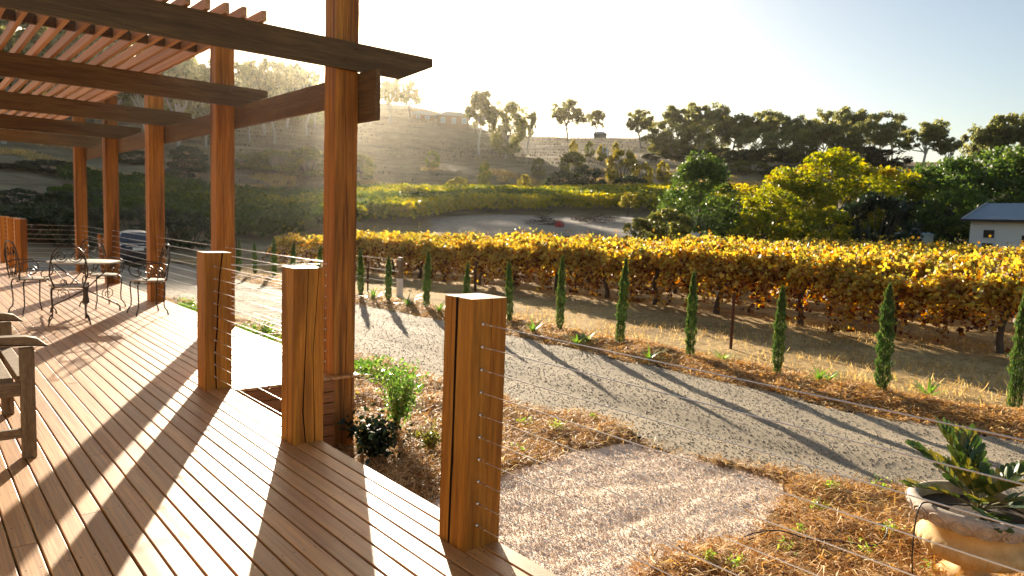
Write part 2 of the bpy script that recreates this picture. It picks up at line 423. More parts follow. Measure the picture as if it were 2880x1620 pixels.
def obj(name, me, material=None, parent=None, loc=None, rot=None, scl=None):
    if isinstance(me, MB): me = me.mesh(name)
    if material is not None and len(me.materials) == 0: 
        me.materials.append(MT[material] if isinstance(material, str) else material)
        if "dark" in me: me.materials.append(MT['crack_shade'])
    o = bpy.data.objects.new(name, me); COL.objects.link(o)
    if parent is not None: o.parent = parent
    if loc is not None: o.location = loc
    if rot is not None: o.rotation_euler = rot
    if scl is not None: o.scale = scl if hasattr(scl, '__len__') else (scl,) * 3
    return o
def tag(o, label=None, cat=None, group=None, kind=None):
    if label: o["label"] = label
    if cat: o["category"] = cat
    if group: o["group"] = group
    if kind: o["kind"] = kind
    return o
def empty(name, loc=(0, 0, 0), rz=0, scl=1):
    o = bpy.data.objects.new(name, None); COL.objects.link(o); o.location = loc; o.rotation_euler = (0, 0, rz)
    o.scale = scl if hasattr(scl, '__len__') else (scl,) * 3
    o.empty_display_size = .1
    return o
def smooth_by_angle(me, ang=40):
    me.polygons.foreach_set("use_smooth", np.ones(len(me.polygons), bool))
    try: me.set_sharp_from_angle(angle=math.radians(ang))
    except Exception: pass
    return me
ORD = ["", "first", "second", "third", "fourth", "fifth", "sixth", "seventh", "eighth", "ninth", "tenth", "eleventh", "twelfth", "thirteenth", "fourteenth", "fifteenth", "sixteenth",
       "seventeenth", "eighteenth", "nineteenth", "twentieth", "twenty-first", "twenty-second", "twenty-third", "twenty-fourth", "twenty-fifth", "twenty-sixth", "twenty-seventh"]

def leaves(P, size, asp=.6, r=None, upbias=0.0, fold=.15, N=None):
    """P (n,3) leaf centres, size (n,) or float -> V,F quads (folded diamonds)"""
    r = r or rng
    n = len(P); size = np.broadcast_to(np.asarray(size, float), (n,))[:, None]
    nr = r.normal(size=(n, 3)); nr[:, 2] += upbias
    if N is not None: nr = nr * .6 + N
    nr /= np.linalg.norm(nr, axis=1)[:, None] + 1e-9
    u = np.cross(nr, r.normal(size=(n, 3))); u /= np.linalg.norm(u, axis=1)[:, None] + 1e-9
    w = np.cross(nr, u)
    V = np.stack([P - u * size, P - w * size * asp + nr * size * fold, P + u * size, P + w * size * asp + nr * size * fold], 1).reshape(-1, 3)
    F = np.arange(4 * n).reshape(n, 4)
    return V, F

# ================================================================== THE GROUND
nA = 260
azs = np.concatenate([np.linspace(-math.pi, -.25, 40, endpoint=False), np.linspace(-.25, 1.65, nA), np.linspace(1.65, math.pi, 31)[1:]])
ds = np.concatenate([np.linspace(.3, 14, 24), np.geomspace(14.6, 420, 190), np.geomspace(480, 1500, 8)])
AA, DD = np.meshgrid(azs, ds)
X = CAM[0] + DD * np.sin(AA); Y = CAM[1] + DD * np.cos(AA)
Z = H(X, Y) + np.clip((DD - 14) / 20, 0, 1) * (fbm(X * 1.1, Y * 1.1, 3) - .45) * .12
V = np.stack([X, Y, Z], -1).reshape(-1, 3)
V = np.vstack([V, [[CAM[0], CAM[1], G0]]])
na = len(azs); nd = len(ds)
i, j = np.meshgrid(np.arange(nd - 1), np.arange(na - 1), indexing='ij')
Fq = np.stack([i * na + j, (i + 1) * na + j, (i + 1) * na + j + 1, i * na + j + 1], -1).reshape(-1, 4)
tri = np.stack([np.full(na - 1, len(V) - 1), np.arange(na - 1), np.arange(1, na)], -1)
o = obj("hillside_ground", mesh_np("hillside_ground", V, [Fq[:, ::-1], tri[:, ::-1]], smooth=True), 'hill'); tag(o, kind="structure")

def inpoly(x, y, poly):
    x = np.asarray(x); y = np.asarray(y); c = np.zeros(x.shape, bool); n = len(poly)
    for k in range(n):
        (x0, y0), (x1, y1) = poly[k], poly[(k + 1) % n]
        t = ((y0 > y) != (y1 > y))
        c ^= t & (x < (x1 - x0) * (y - y0) / (y1 - y0 + 1e-12) + x0)
    return c
PINK = [(1.5, 1.50), (1.81, 1.54), (2.20, 1.66), (2.75, 1.60), (3.36, 1.50), (3.48, .92), (3.58, .38), (3.58, .05), (3.30, -.12), (2.60, -.22), (1.97, -.16), (1.45, -.15), (1.1, -.6), (.9, -2.5), (.2, -2.5), (.2, 1.35), (.9, 1.42)]
def near_edge(y):
    return np.interp(y, [-6, -1.3, -.5, .05, .7, 3, 9, 14, 18, 22, 26, 30, 36], [5.6, 4.5, 4.15, 3.7, 3.46, 3.35, 3.05, 3.0, 2.6, 1.6, .0, -2.5, -3.5])
def far_edge(y):
    return np.interp(y, [-6, -1, 1, 4, 10, 14, 20, 26, 31, 33, 36], [6.9, 6.72, 6.42, 6.5, 6.35, 6.4, 6.55, 7.2, 7.6, 6.0, 4])
def sheet(name, xr, yr, step, keep, zf, material, kind="structure"):
    xs = np.arange(xr[0], xr[1] + step, step); ys = np.arange(yr[0], yr[1] + step, step)
    XX, YY = np.meshgrid(xs, ys)
    jx = (vnoise(XX * 9, YY * 9) - .5) * step * .5
    XX = XX + jx
    ok = keep(XX, YY)
    ZZ = zf(XX, YY)
    nx = len(xs)
    i, j = np.meshgrid(np.arange(len(ys) - 1), np.arange(nx - 1), indexing='ij')
    q = np.stack([i * nx + j, i * nx + j + 1, (i + 1) * nx + j + 1, (i + 1) * nx + j], -1).reshape(-1, 4)
    q = q[ok.ravel()[q].sum(1) >= 3]
    used = np.unique(q); re = np.zeros(XX.size, int); re[used] = np.arange(len(used))
    Vv = np.stack([XX, YY, ZZ], -1).reshape(-1, 3)[used]
    o = obj(name, mesh_np(name, Vv, [re[q]], smooth=True), material); tag(o, kind=kind)
    return o
def rut(x, y):
    c_ = (near_edge(y) + far_edge(y)) / 2 + (vnoise(y * .4, y * 0) - .5) * .3
    return -.022 * (np.exp(-((x - c_ - .72) / .2) ** 2) + np.exp(-((x - c_ + .72) / .2) ** 2)) + .012 * np.exp(-((x - c_) / .3) ** 2)
def edge_n(x, y): return (fbm(x * 1.7, y * 1.7, 4) - .47) * .5
sheet("gravel_road", (-4, 9), (-8, 36), .12, lambda x, y: (x > near_edge(y) + edge_n(x, y)) & (x < far_edge(y) + edge_n(y, x) * .6) & (y < 33 + edge_n(x, y) * 4),
      lambda x, y: H(x, y) + .04 + (fbm(x * 2.5, y * .6, 3) - .45) * .035 + rut(x, y), 'road')
inpink = lambda x, y: inpoly(x + edge_n(x, y) * .35, y + edge_n(y + 7, x) * .45, PINK)
sheet("pink_gravel_path", (.15, 3.9), (-3, 2), .028, inpink,
      lambda x, y: H(x, y) + .038 + (fbm(x * 2.6, y * 5.2, 4) - .45) * .045, 'pink')
def mulch_keep(x, y): return (x < near_edge(y) + .12 + edge_n(x, y)) & ~inpink(x, y)
def mulch_all(x, y): return (x < near_edge(y) + .45 + edge_n(x, y))
def mulch_z(x, y): return H(x, y) + .036 + np.clip(fbm(x * 1.6, y * 1.6, 4) - .38, 0, 1) * .22
o = sheet("mulch_bed", (.1, 5.2), (-5, 18), .07, mulch_all, lambda x, y: np.where(mulch_keep(x, y), mulch_z(x, y), H(x, y) + .006), 'mulch')
def mulch2_keep(x, y): return (x > far_edge(y) - .05 + edge_n(y, x) * .6) & (x < far_edge(y) + 1.45 + edge_n(x, y) * 1.2)
def mulch2_z(x, y):
    t = np.clip((x - far_edge(y)) / 1.4, 0, 1)
    return H(x, y) + .035 + np.sin(t * math.pi) * (.07 + .26 * np.clip(fbm(x * 1.7, y * 1.7, 4) - .36, 0, 1))
o = sheet("cypress_mulch_strip", (6, 9.6), (-6, 24), .08, mulch2_keep, mulch2_z, 'mulch')
def dirt_keep(x, y):
    dx, dy = x - CAM[0], y - CAM[1]; D = np.hypot(dx, dy); a = np.arctan2(dx, dy)
    nn = edge_n(x * .3, y * .3) * 10
    return (D > 43 + nn) & (D < 61 + nn) & (a > azim(1080) + nn * .003) & (a < azim(1640))
o = sheet("dirt_track", (15, 50), (20, 52), .5, dirt_keep, lambda x, y: H(x, y) + .09, simple("pale_dirt", (.30, .235, .17), .95, var=.3, vs=1.2))

m, nt, N, L, p = mat("dry_vineyard_floor")
tc = N.new("ShaderNodeTexCoord"); n1 = noise(nt, 7, 7, .75, tc.outputs["Object"], .5); n2 = noise(nt, .55, 4, .6, tc.outputs["Object"])
r1 = ramp(nt, [(.3, (.26, .16, .065)), (.5, (.52, .355, .16)), (.7, (.70, .52, .28))]); L.new(n1.outputs[0], r1.inputs[0])
r2 = ramp(nt, [(.35, (.55, .5, .45)), (.6, (1.1, 1.08, 1.0))]); L.new(n2.outputs[0], r2.inputs[0])
c = mixc(nt, 1.0, r1.outputs[0], r2.outputs[0], 'MULTIPLY'); L.new(c, p.inputs["Base Color"]); p.inputs["Roughness"].default_value = .95; p.inputs["Specular IOR Level"].default_value = .1
bump(nt, p, n1.outputs[0], 1.0, .08); MT['floor'] = m
def floor_keep(x, y):
    D = np.hypot(x - CAM[0], y - CAM[1]); return (x > far_edge(y) + .9) & (D < 39 + edge_n(x * .4, y * .4) * 8)
sheet("vineyard_floor", (7, 40), (-9, 38), .3, floor_keep, lambda x, y: H(x, y) + .07 * np.clip((np.hypot(x - CAM[0], y - CAM[1]) - 10) / 8, .2, 1) + (fbm(x * 1.4, y * 1.4, 3) - .45) * .10 * np.clip((x - 7.3) / 2, 0, 1), 'floor')
# straw strands on the mulch (uncountable)
def strands(name, P, Lr, wd, material, flat=.22, seed=1):
    r = np.random.default_rng(seed); n = len(P)
    a = r.random(n) * 2 * math.pi; el = r.normal(0, flat, n)
    d = np.stack([np.cos(a) * np.cos(el), np.sin(a) * np.cos(el), np.abs(np.sin(el))], 1)
    L_ = r.uniform(Lr[0], Lr[1], n)[:, None]
    side = np.stack([-np.sin(a), np.cos(a), r.normal(0, .4, n)], 1); side /= np.linalg.norm(side, axis=1)[:, None]
    w = (wd * r.uniform(.6, 1.4, n))[:, None]
    mid = P + d * L_ * .5 + np.array([0, 0, 1]) * (L_ * r.uniform(0, .22, n)[:, None]) + side * L_ * r.normal(0, .15, n)[:, None]
    end = P + d * L_ + side * L_ * r.normal(0, .2, n)[:, None]
    Vv = np.stack([P - side * w, P + side * w, mid - side * w, mid + side * w, end - side * w * .4, end + side * w * .4], 1).reshape(-1, 3)
    b = np.arange(n)[:, None] * 6
    Ff = np.concatenate([b + np.array([[0, 1, 3, 2]]), b + np.array([[2, 3, 5, 4]])])
    t = r.random(n)
    return mesh_np(name, Vv, [Ff], np.concatenate([t, t]))
r_ = np.random.default_rng(11)
def scatter(n, xr, yr, keep, zf, near=None):
    x = r_.uniform(*xr, n); y = r_.uniform(*yr, n)
    if near is not None:
        D = np.hypot(x - CAM[0], y - CAM[1]); k = r_.random(n) < np.clip(near / D, 0, 1) ** 1.3; x, y = x[k], y[k]
    k = keep(x, y); x, y = x[k], y[k]
    return np.stack([x, y, zf(x, y)], 1)
P1_ = scatter(230000, (.2, 4.9), (-3.5, 15), mulch_keep, mulch_z, 4.0)
P1_[:, :2] += r_.normal(0, .045, (len(P1_), 2))
o = obj("straw_mulch", strands("straw_mulch", P1_, (.05, .16), .0033, 'straw', seed=2), 'straw'); tag(o, "loose orange straw mulch covering the garden bed beside the deck", "mulch", kind="stuff")
P2_ = scatter(120000, (6, 9), (-3, 22), mulch2_keep, mulch2_z, 9.0)
o = obj("straw_mulch", strands("straw_mulch_far", P2_, (.05, .13), .0048, 'straw', seed=3), 'straw'); tag(o, "loose straw mulch heaped along the cypress row", "mulch", kind="stuff")
# dry grass between cypresses and vines, and under vines
def gk(x, y): return (x > far_edge(y) + 1.1 + edge_n(x, y) * 1.5)
P3_ = scatter(260000, (7, 26), (-6, 34), gk, lambda x, y: H(x, y) + .03, 9.5)
k = r_.random(len(P3_)) < np.clip(fbm(P3_[:, 0] * .9, P3_[:, 1] * .9, 3) * 2.2 - .45, .08, 1); P3_ = P3_[k]
def grass(name, P, hr, wd, seed):
    r = np.random.default_rng(seed); n = len(P)
    a = r.random(n) * 2 * math.pi; s = np.stack([np.cos(a), np.sin(a), 0 * a], 1)
    lean = r.normal(0, .45, (n, 3)); lean[:, 2] = 1; h = (r.uniform(*hr, n))[:, None]; w = wd * r.uniform(.6, 1.4, n)[:, None]
    Vv = np.stack([P - s * w, P + s * w, P + lean * h + s * w * .2, P + lean * h - s * w * .2], 1).reshape(-1, 3)
    return mesh_np(name, Vv, [np.arange(4 * n).reshape(n, 4)], r.random(n))
o = obj("dry_grass", grass("dry_grass", P3_, (.03, .11), .0065, 5), 'grass'); tag(o, "dry golden grass between the cypresses and the front vine row", "grass", kind="stuff")
# loose stones
def stones(name, P, sr, seed, stops):
    r = np.random.default_rng(seed); n = len(P)
    base = np.array([[1, 0, 0], [0, 1, 0], [-1, 0, 0], [0, -1, 0], [0, 0, .8], [0, 0, -.5]])
    ft = np.array([[0, 1, 4], [1, 2, 4], [2, 3, 4], [3, 0, 4], [1, 0, 5], [2, 1, 5], [3, 2, 5], [0, 3, 5]])
    sc = r.uniform(*sr, n)[:, None, None] * r.uniform(.6, 1.2, (n, 1, 3)); a = r.random(n) * 6.28
    B = base[None] * sc
    c, s = np.cos(a)[:, None], np.sin(a)[:, None]
    B = np.stack([B[..., 0] * c - B[..., 1] * s, B[..., 0] * s + B[..., 1] * c, B[..., 2]], -1) + P[:, None]
    Ff = (np.arange(n)[:, None, None] * 6 + ft[None]).reshape(-1, 3)
    return mesh_np(name, B.reshape(-1, 3), [Ff], np.repeat(r.random(n), 8)), leaf(name + "_stone", stops, 0.0, rough=.85, spec=.2)
Pp = scatter(80000, (.2, 3.8), (-1.2, 2), inpink, lambda x, y: H(x, y) + .042 + (fbm(x * 2.6, y * 5.2, 4) - .45) * .045)
Pp[:, :2] += r_.normal(0, .04, (len(Pp), 2))
me, mm = stones("pink_pebble", Pp, (.003, .0075), 6, [(0, (.66, .47, .34)), (.5, (.82, .68, .54)), (1, (.90, .85, .76))])
tag(obj("pink_pebbles", me, mm), "loose pale pink pebbles on the path by the near post", "pebbles", kind="stuff")
Pr = scatter(110000, (2.5, 7), (-3, 20), lambda x, y: (x > near_edge(y) - .2) & (x < far_edge(y) + .3), lambda x, y: H(x, y) + .042 + (fbm(x * 2.5, y * .6, 3) - .45) * .035 + rut(x, y), 6.0)
me, mm = stones("road_stone", Pr, (.003, .011), 8, [(0, (.13, .105, .08)), (.5, (.34, .285, .215)), (1, (.50, .43, .34))])
tag(obj("road_stones", me, mm), "loose grey stones scattered over the gravel road", "stones", kind="stuff")
#PART2
# ================================================================== DECK
deck = empty("deck"); tag(deck, kind="structure")
PITCH, BW = .0895, .0815
mb = MB(); hw = BW / 2
mb.prism([(-hw, -.022), (hw, -.022), (hw, -.003), (hw - .003, 0), (-hw + .003, 0), (-hw, -.003)], 'y', -.5, .5)
PLANK = mb.mesh("plank"); PLANK.materials.append(MT['deck'])
rd = random.Random(5)
def plank(xc, y0, y1, dz=0):
    o = bpy.data.objects.new("plank", PLANK); COL.objects.link(o); o.parent = deck
    o.location = (xc + rd.uniform(-.0008, .0008), (y0 + y1) / 2, rd.uniform(-.0012, .0012) + dz); o.scale = (1, (y1 - y0) - .0025, 1)
    o.rotation_euler = (0, rd.uniform(-.004, .004), 0)
for k in range(-14, 18):
    xc = -1.430 + PITCH * (k + .5)
    y = -4.2 + rd.uniform(-1.5, 0)
    while y < 18.5:
        y1 = min(y + rd.choice([1.8, 2.7, 3.6, 4.05, 4.5, 5.4]), 18.6)
        if xc > -1.717 + (y + 2.59) * .0875 - .75: plank(xc, y, y1)
        y = y1
for k in range(12):
    xc = .181 + PITCH * (k + .5)
    cuts = [2.82, 3.306, 3.783, 4.359, 5.004] if k < 9 else [2.82, 3.306, 4.359]
    y = cuts[-1]
    while y < 14.4:
        y = min(y + rd.choice([2.7, 3.6, 4.5]), 14.62); cuts.append(y)
    for a, b in zip(cuts[:-1], cuts[1:]):
        if b - a > .1: plank(xc, a, b)
for y in np.arange(-3.9, 14.5, .9):
    mb = MB(); mb.box((-2.6, y - .022, -.14), (.15 if y < 2.9 else 1.2, y + .022, -.026)); obj("joist", mb, 'beam', deck)
for i in range(6):   # cladding on the step-out of the deck
    z1 = -.03 - i * .096
    mb = MB(); mb.box((.21 + rd.uniform(0, .004), 2.826 + rd.uniform(-.001, .001), z1 - .087), (1.022, 2.846, z1), .002); obj("skirting_board", mb, 'skirt', deck)
for (y0, y1, x) in ((-4.5, 2.8, .150), (2.87, 14.6, 1.225)):
    for i in range(6):
        z1 = -.03 - i * .096
        mb = MB(); mb.box((x - .02, y0, z1 - .087), (x, y1, z1), .002); obj("skirting_board", mb, 'skirt', deck)

# ================================================================== PERGOLA
def post_mesh(x0, y0, x1, y1, z0, z1, cracks=(), n=26, ch=.006, wob=.0012, seed=0):
    r = random.Random(seed)
    rings = []; dark = set()
    for L_ in range(n + 1):
        f = L_ / n; z = z0 + (z1 - z0) * f
        cor = [(x0, y0), (x1, y0), (x1, y1), (x0, y1)]
        pts = []
        for s in range(4):
            a = Vector(cor[s]); b = Vector(cor[(s + 1) % 4]); d = (b - a); ln = d.length; d.normalize(); nrm = Vector((d.y, -d.x))
            w = Vector((r.uniform(-wob, wob), r.uniform(-wob, wob)))
            pts.append(a + d * ch + w)
            for c in cracks:
                if c['face'] == s:
                    t = c['t'](f); wd = c['w'](f) / 2
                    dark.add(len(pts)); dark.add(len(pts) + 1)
                    pts.append(a + d * (t * ln - wd)); pts.append(a + d * (t * ln + c.get('sk', 0)) - nrm * c['d'] * min(1, wd / .0012)); pts.append(a + d * (t * ln + wd))
            pts.append(b - d * ch)
        rings.append([(p.x, p.y, z) for p in pts])
    m = len(rings[0]); Vv = [p for rg in rings for p in rg]; Ff = []
    for i in range(n):
        for j in range(m): Ff.append((i * m + j, i * m + (j + 1) % m, (i + 1) * m + (j + 1) % m, (i + 1) * m + j))
    Ff.append(tuple(range(m - 1, -1, -1))); Ff.append(tuple(range(n * m, n * m + m)))
    me = bpy.data.meshes.new("post"); me.from_pydata(Vv, [], Ff); me.update()
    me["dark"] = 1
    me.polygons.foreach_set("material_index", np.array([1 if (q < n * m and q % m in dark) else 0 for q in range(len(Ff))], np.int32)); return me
def pl(*kv):
    xs = [a for a, b in kv]; ys = [b for a, b in kv]
    return lambda f: float(np.interp(f, xs, ys))
XT, ST = 1.026, .207
YT = [2.881, 5.797, 8.694, 11.578, 14.397]
ZB, HB = 2.558, .227
perg = empty("pergola", (0, 0, 0)); tag(perg, "tall timber pergola with rough square posts, dark crossbeams and slatted roof", "pergola")
for i, y in enumerate(YT):
    r = random.Random(40 + i)
    cr = [dict(face=0, t=pl((0, r.uniform(.2, .8)), (.4, r.uniform(.3, .7)), (1, r.uniform(.2, .8))), w=pl((0, .004), (.5, .0035), (1, .002)), d=.03),
          dict(face=3, t=pl((0, .45), (.3, r.uniform(.35, .65)), (1, .5)), w=pl((0, .003), (.5, .004), (1, .002)), d=.03)]
    zb = -.7 if i == 0 else -.68
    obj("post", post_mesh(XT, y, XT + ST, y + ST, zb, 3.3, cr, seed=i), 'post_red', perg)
    mb = MB(); yb0, yb1 = y - .047, y - .002
    tail = 1.941 if i == 0 else 1.6
    mb.prism([(-2.98, ZB), (tail - .324, ZB), (tail, ZB + .15), (tail, ZB + HB - .002), (-2.98, ZB + HB)][::-1], 'y', yb0, yb1)
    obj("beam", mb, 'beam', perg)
    for bx, bz in ((XT + .16, ZB + .17), (XT + .06, ZB + .075)):     # bolt heads
        mb = MB(); mb.lathe([(.0001, .012), (.009, .010), (.012, .003), (.012, 0)], 8); b_ = obj("bolt", mb, 'rust', perg, (bx, yb0 + .001, bz), (math.pi / 2, 0, 0))
for (ya, yb_) in zip(YT[:-1], YT[1:]):
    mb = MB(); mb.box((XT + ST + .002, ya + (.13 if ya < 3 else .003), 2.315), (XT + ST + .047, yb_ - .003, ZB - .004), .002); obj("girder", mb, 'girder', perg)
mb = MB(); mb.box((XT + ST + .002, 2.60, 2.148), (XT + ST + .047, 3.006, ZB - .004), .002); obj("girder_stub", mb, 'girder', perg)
mb = MB(); mb.prism([(-.0175, 0), (.0175, 0), (.0175, .076), (-.0175, .076)], 'y', -.5, .5); SL = mb.mesh("slat"); SL.materials.append(MT['slat'])
NSL = 25
for k in range(NSL):
    o = bpy.data.objects.new("slat", SL); COL.objects.link(o); o.parent = perg
    o.location = (.3925 - .135 * k + rd.uniform(-.004, .004), 8.75 + rd.uniform(-.02, .02), ZB + HB + .001 + rd.uniform(0, .004)); o.scale = (1, 11.9, 1)
mb = MB(); mb.box((-.046, -.02, 0), (.046, .02, .095)); NG = mb.mesh("noggin"); NG.materials.append(MT['girder'])
for yy in (4.33, 7.25, 10.1, 13.0):
    for k in range(16):
        o = bpy.data.objects.new("noggin", NG); COL.objects.link(o); o.parent = perg; o.location = (.3925 - .135 * (k + .5), yy, ZB + HB + .005)

# house wall the pergola is fixed to, left of the picture
hw_ = empty("house"); tag(hw_, "cream rendered house wall that the pergola is fixed to", "house")
mb = MB(); mb.box((-3.25, -7, G0), (-3.0, 19, 3.0)); obj("wall", mb, 'render', hw_)
mb = MB(); mb.prism([(-3.6, 3.0), (-2.75, 3.0), (-2.75, 3.14), (-3.6, 3.35)], 'y', -7, 19); obj("eave", mb, 'beam', hw_)

# ================================================================== WIRE RAILINGS
WZ = [.947 - .0942 * i for i in range(10)]
mb = MB(); mb.lathe([(.0001, .010), (.005, .009), (.0078, .005), (.008, 0)], 10); mb.tube([(0, 0, .004), (0, 0, .062)], .0032, 6); mb.tube([(0, 0, .02), (0, 0, .03)], .0045, 6)
FIT = smooth_by_angle(mb.mesh("fitting"), 50); FIT.materials.append(MT['steel'])
def wires(root, A, B, zs=WZ, rad=.0024, fitA=True, fitB=False):
    A = Vector(A); B = Vector(B); d = B - A
    for z in zs:
        mb = MB(); mb.tube([(0, 0, 0), tuple(d * .5 + Vector((0, 0, -.002))), tuple(d)], rad, 6, False)
        w = obj("wire", mb, 'steel', root, (A.x, A.y, z))
        q = d.to_track_quat('Z', 'Y').to_euler()
        if fitA:
            f = bpy.data.objects.new("fitting", FIT); COL.objects.link(f); f.parent = w; f.rotation_euler = q
        if fitB:
            f = bpy.data.objects.new("fitting", FIT); COL.objects.link(f); f.parent = w; f.location = d; f.rotation_euler = (-d).to_track_quat('Z', 'Y').to_euler()
HP = 1.05
YP = [-.362, 1.325, 2.917]
# near corner post
rl = empty("wire_railing", (0, 0, 0)); tag(rl, "near railing with a thick split timber post and ten wires running to the right", "railing")
c1 = [dict(face=3, t=pl((0, .20), (.3, .27), (1, .30)), w=pl((0, .003), (.3, .003), (.5, .0008), (.8, .0008), (1, .0025)), d=.025),
      dict(face=3, t=pl((0, .33), (.35, .40), (.55, .43), (.6, .455), (.8, .47), (1, .49)), w=pl((0, .012), (.25, .013), (.55, .016), (.62, .019), (.66, .015), (1, .017)), d=.08, sk=.001),
      dict(face=0, t=pl((0, .55), (.5, .58), (1, .56)), w=pl((0, .0025), (.3, .0008), (.7, .0008), (1, .0025)), d=.02)]
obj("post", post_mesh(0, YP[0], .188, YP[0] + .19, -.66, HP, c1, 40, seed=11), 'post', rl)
wires(rl, (.058, YP[0] - .0005, 0), (.075, -4.8, 0), rad=.0018)
# stair-side railing: two posts and wires to the pergola post
rl = empty("wire_railing", (0, 0, 0)); tag(rl, "short railing of two cracked yellow timber posts joined by wires beside the pergola post", "railing")
c2 = [dict(face=0, t=pl((0, .45), (.25, .5), (.5, .3), (.75, .38), (1, .45)), w=pl((0, .006), (.5, .008), (1, .003)), d=.05),
      dict(face=0, t=pl((0, .7), (.3, .72), (.7, .62), (1, .8)), w=pl((0, .003), (.5, .0045), (1, .004)), d=.035),
      dict(face=3, t=pl((0, .3), (.5, .55), (.8, .5), (1, .35)), w=pl((0, .003), (.4, .006), (.7, .004), (1, .001)), d=.03)]
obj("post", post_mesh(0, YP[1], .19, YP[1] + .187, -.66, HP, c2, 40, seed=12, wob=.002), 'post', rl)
c3 = [dict(face=0, t=pl((0, .52), (.12, .52), (.4, .40), (.55, .36), (.66, .45), (.76, .47), (.9, .55), (1, .66)), w=pl((0, .008), (.4, .010), (.7, .012), (.9, .010), (1, .012)), d=.06),
      dict(face=3, t=pl((0, .75), (.5, .5), (1, .6)), w=pl((0, .003), (.5, .003), (1, .002)), d=.03)]
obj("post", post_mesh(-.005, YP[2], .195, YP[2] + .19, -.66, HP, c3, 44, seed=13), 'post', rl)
wires(rl, (.066, YP[2] - .0005, 0), (.066, YP[1] + .188, 0))
wires(rl, (.1955, YP[2] + .1, 0), (XT + .001, YP[2] + .1, 0), rad=.0022, fitB=True)
# outer railing between pergola posts
rl = empty("wire_railing", (0, 0, 0)); tag(rl, "long wire railing strung between the tall pergola posts along the road side", "railing")
for a, b in zip(YT[:-1], YT[1:]):
    wires(rl, (XT + .105, b - .0005, 0), (XT + .105, a + ST + .0005, 0), fitA=True)
# far end
rl = empty("wire_railing", (0, 0, 0)); tag(rl, "far railing of three short brown posts and dark wires at the deck end", "railing")
for y0, s in ((14.60, .2), (15.85, .19), (17.45, .19)):
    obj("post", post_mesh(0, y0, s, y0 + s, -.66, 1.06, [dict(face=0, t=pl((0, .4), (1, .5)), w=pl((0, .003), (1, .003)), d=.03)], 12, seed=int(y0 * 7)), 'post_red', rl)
wires(rl, (XT + .001, 14.50, 0), (.2, 14.70, 0))
wires(rl, (.1, 15.849, 0), (.1, 14.8, 0)); wires(rl, (.1, 17.449, 0), (.1, 16.04, 0)); wires(rl, (0, 17.55, 0), (-2.5, 17.55, 0))

# ================================================================== FURNITURE
# --- wooden garden bench at the left edge, facing the road
bn = empty("garden_bench", (-1.20, 1.93, 0)); tag(bn, "weathered grey timber garden bench with curved arms at the left edge", "bench")
def bpart(name, shapes, m_='grey_wood'):
    mb = MB()
    for a, b in shapes: mb.box(a, b, .003)
    return obj(name, mb, m_, bn)
BWd = 1.02
for yy in (0, BWd):
    bpart("leg", [((-.065, yy - .026, 0), (0, yy + .026, .605))], 'grey_wood_v')
    bpart("leg", [((-.58, yy - .026, 0), (-.52, yy + .026, .92))], 'grey_wood_v')
    bpart("side_rail", [((-.52, yy - .02, .345), (-.066, yy + .02, .42))])
    bpart("stretcher", [((-.52, yy - .016, .115), (-.066, yy + .016, .165))])
    mb = MB()   # arm: flat board with a rounded, drooping nose
    prof = []
    for t in np.linspace(0, 1, 14):
        x = -.60 + .665 * t; prof.append((x, .648 + .022 * math.sin(t * math.pi * .8) - (.055 * max(0, (t - .86) / .14) ** 2)))
    low = [(x, .607 + .012 * math.sin(max(0, min(1, (x + .6) / .6)) * math.pi * .8)) for x in (.058, .02, -.1, -.3, -.6)]
    mb.prism([(x, z) for x, z in prof] + low, 'y', yy - .036, yy + .036)
    obj("armrest", smooth_by_angle(mb.mesh("armrest"), 35), 'grey_wood', bn)
    for q, zz in ((-.03, .39), (-.03, .355), (-.03, .14), (-.03, .598)):
        pass
for i, xx in enumerate((-.075, -.165, -.255, -.345, -.435)):
    bpart("seat_slat", [((xx, .03, .425 - i * .006), (xx + .07, BWd - .03, .445 - i * .006))], 'deck' if False else 'grey_wood_v')
bpart("front_rail", [((-.05, .027, .345), (-.012, BWd - .027, .42))])
bpart("back_rail", [((-.57, .027, .86), (-.53, BWd - .027, .92))]); bpart("back_rail", [((-.57, .027, .46), (-.53, BWd - .027, .52))])
for i in range(8):
    yy = .1 + i * .115
    bpart("back_slat", [((-.56, yy, .521), (-.54, yy + .05, .859))], 'grey_wood_v')

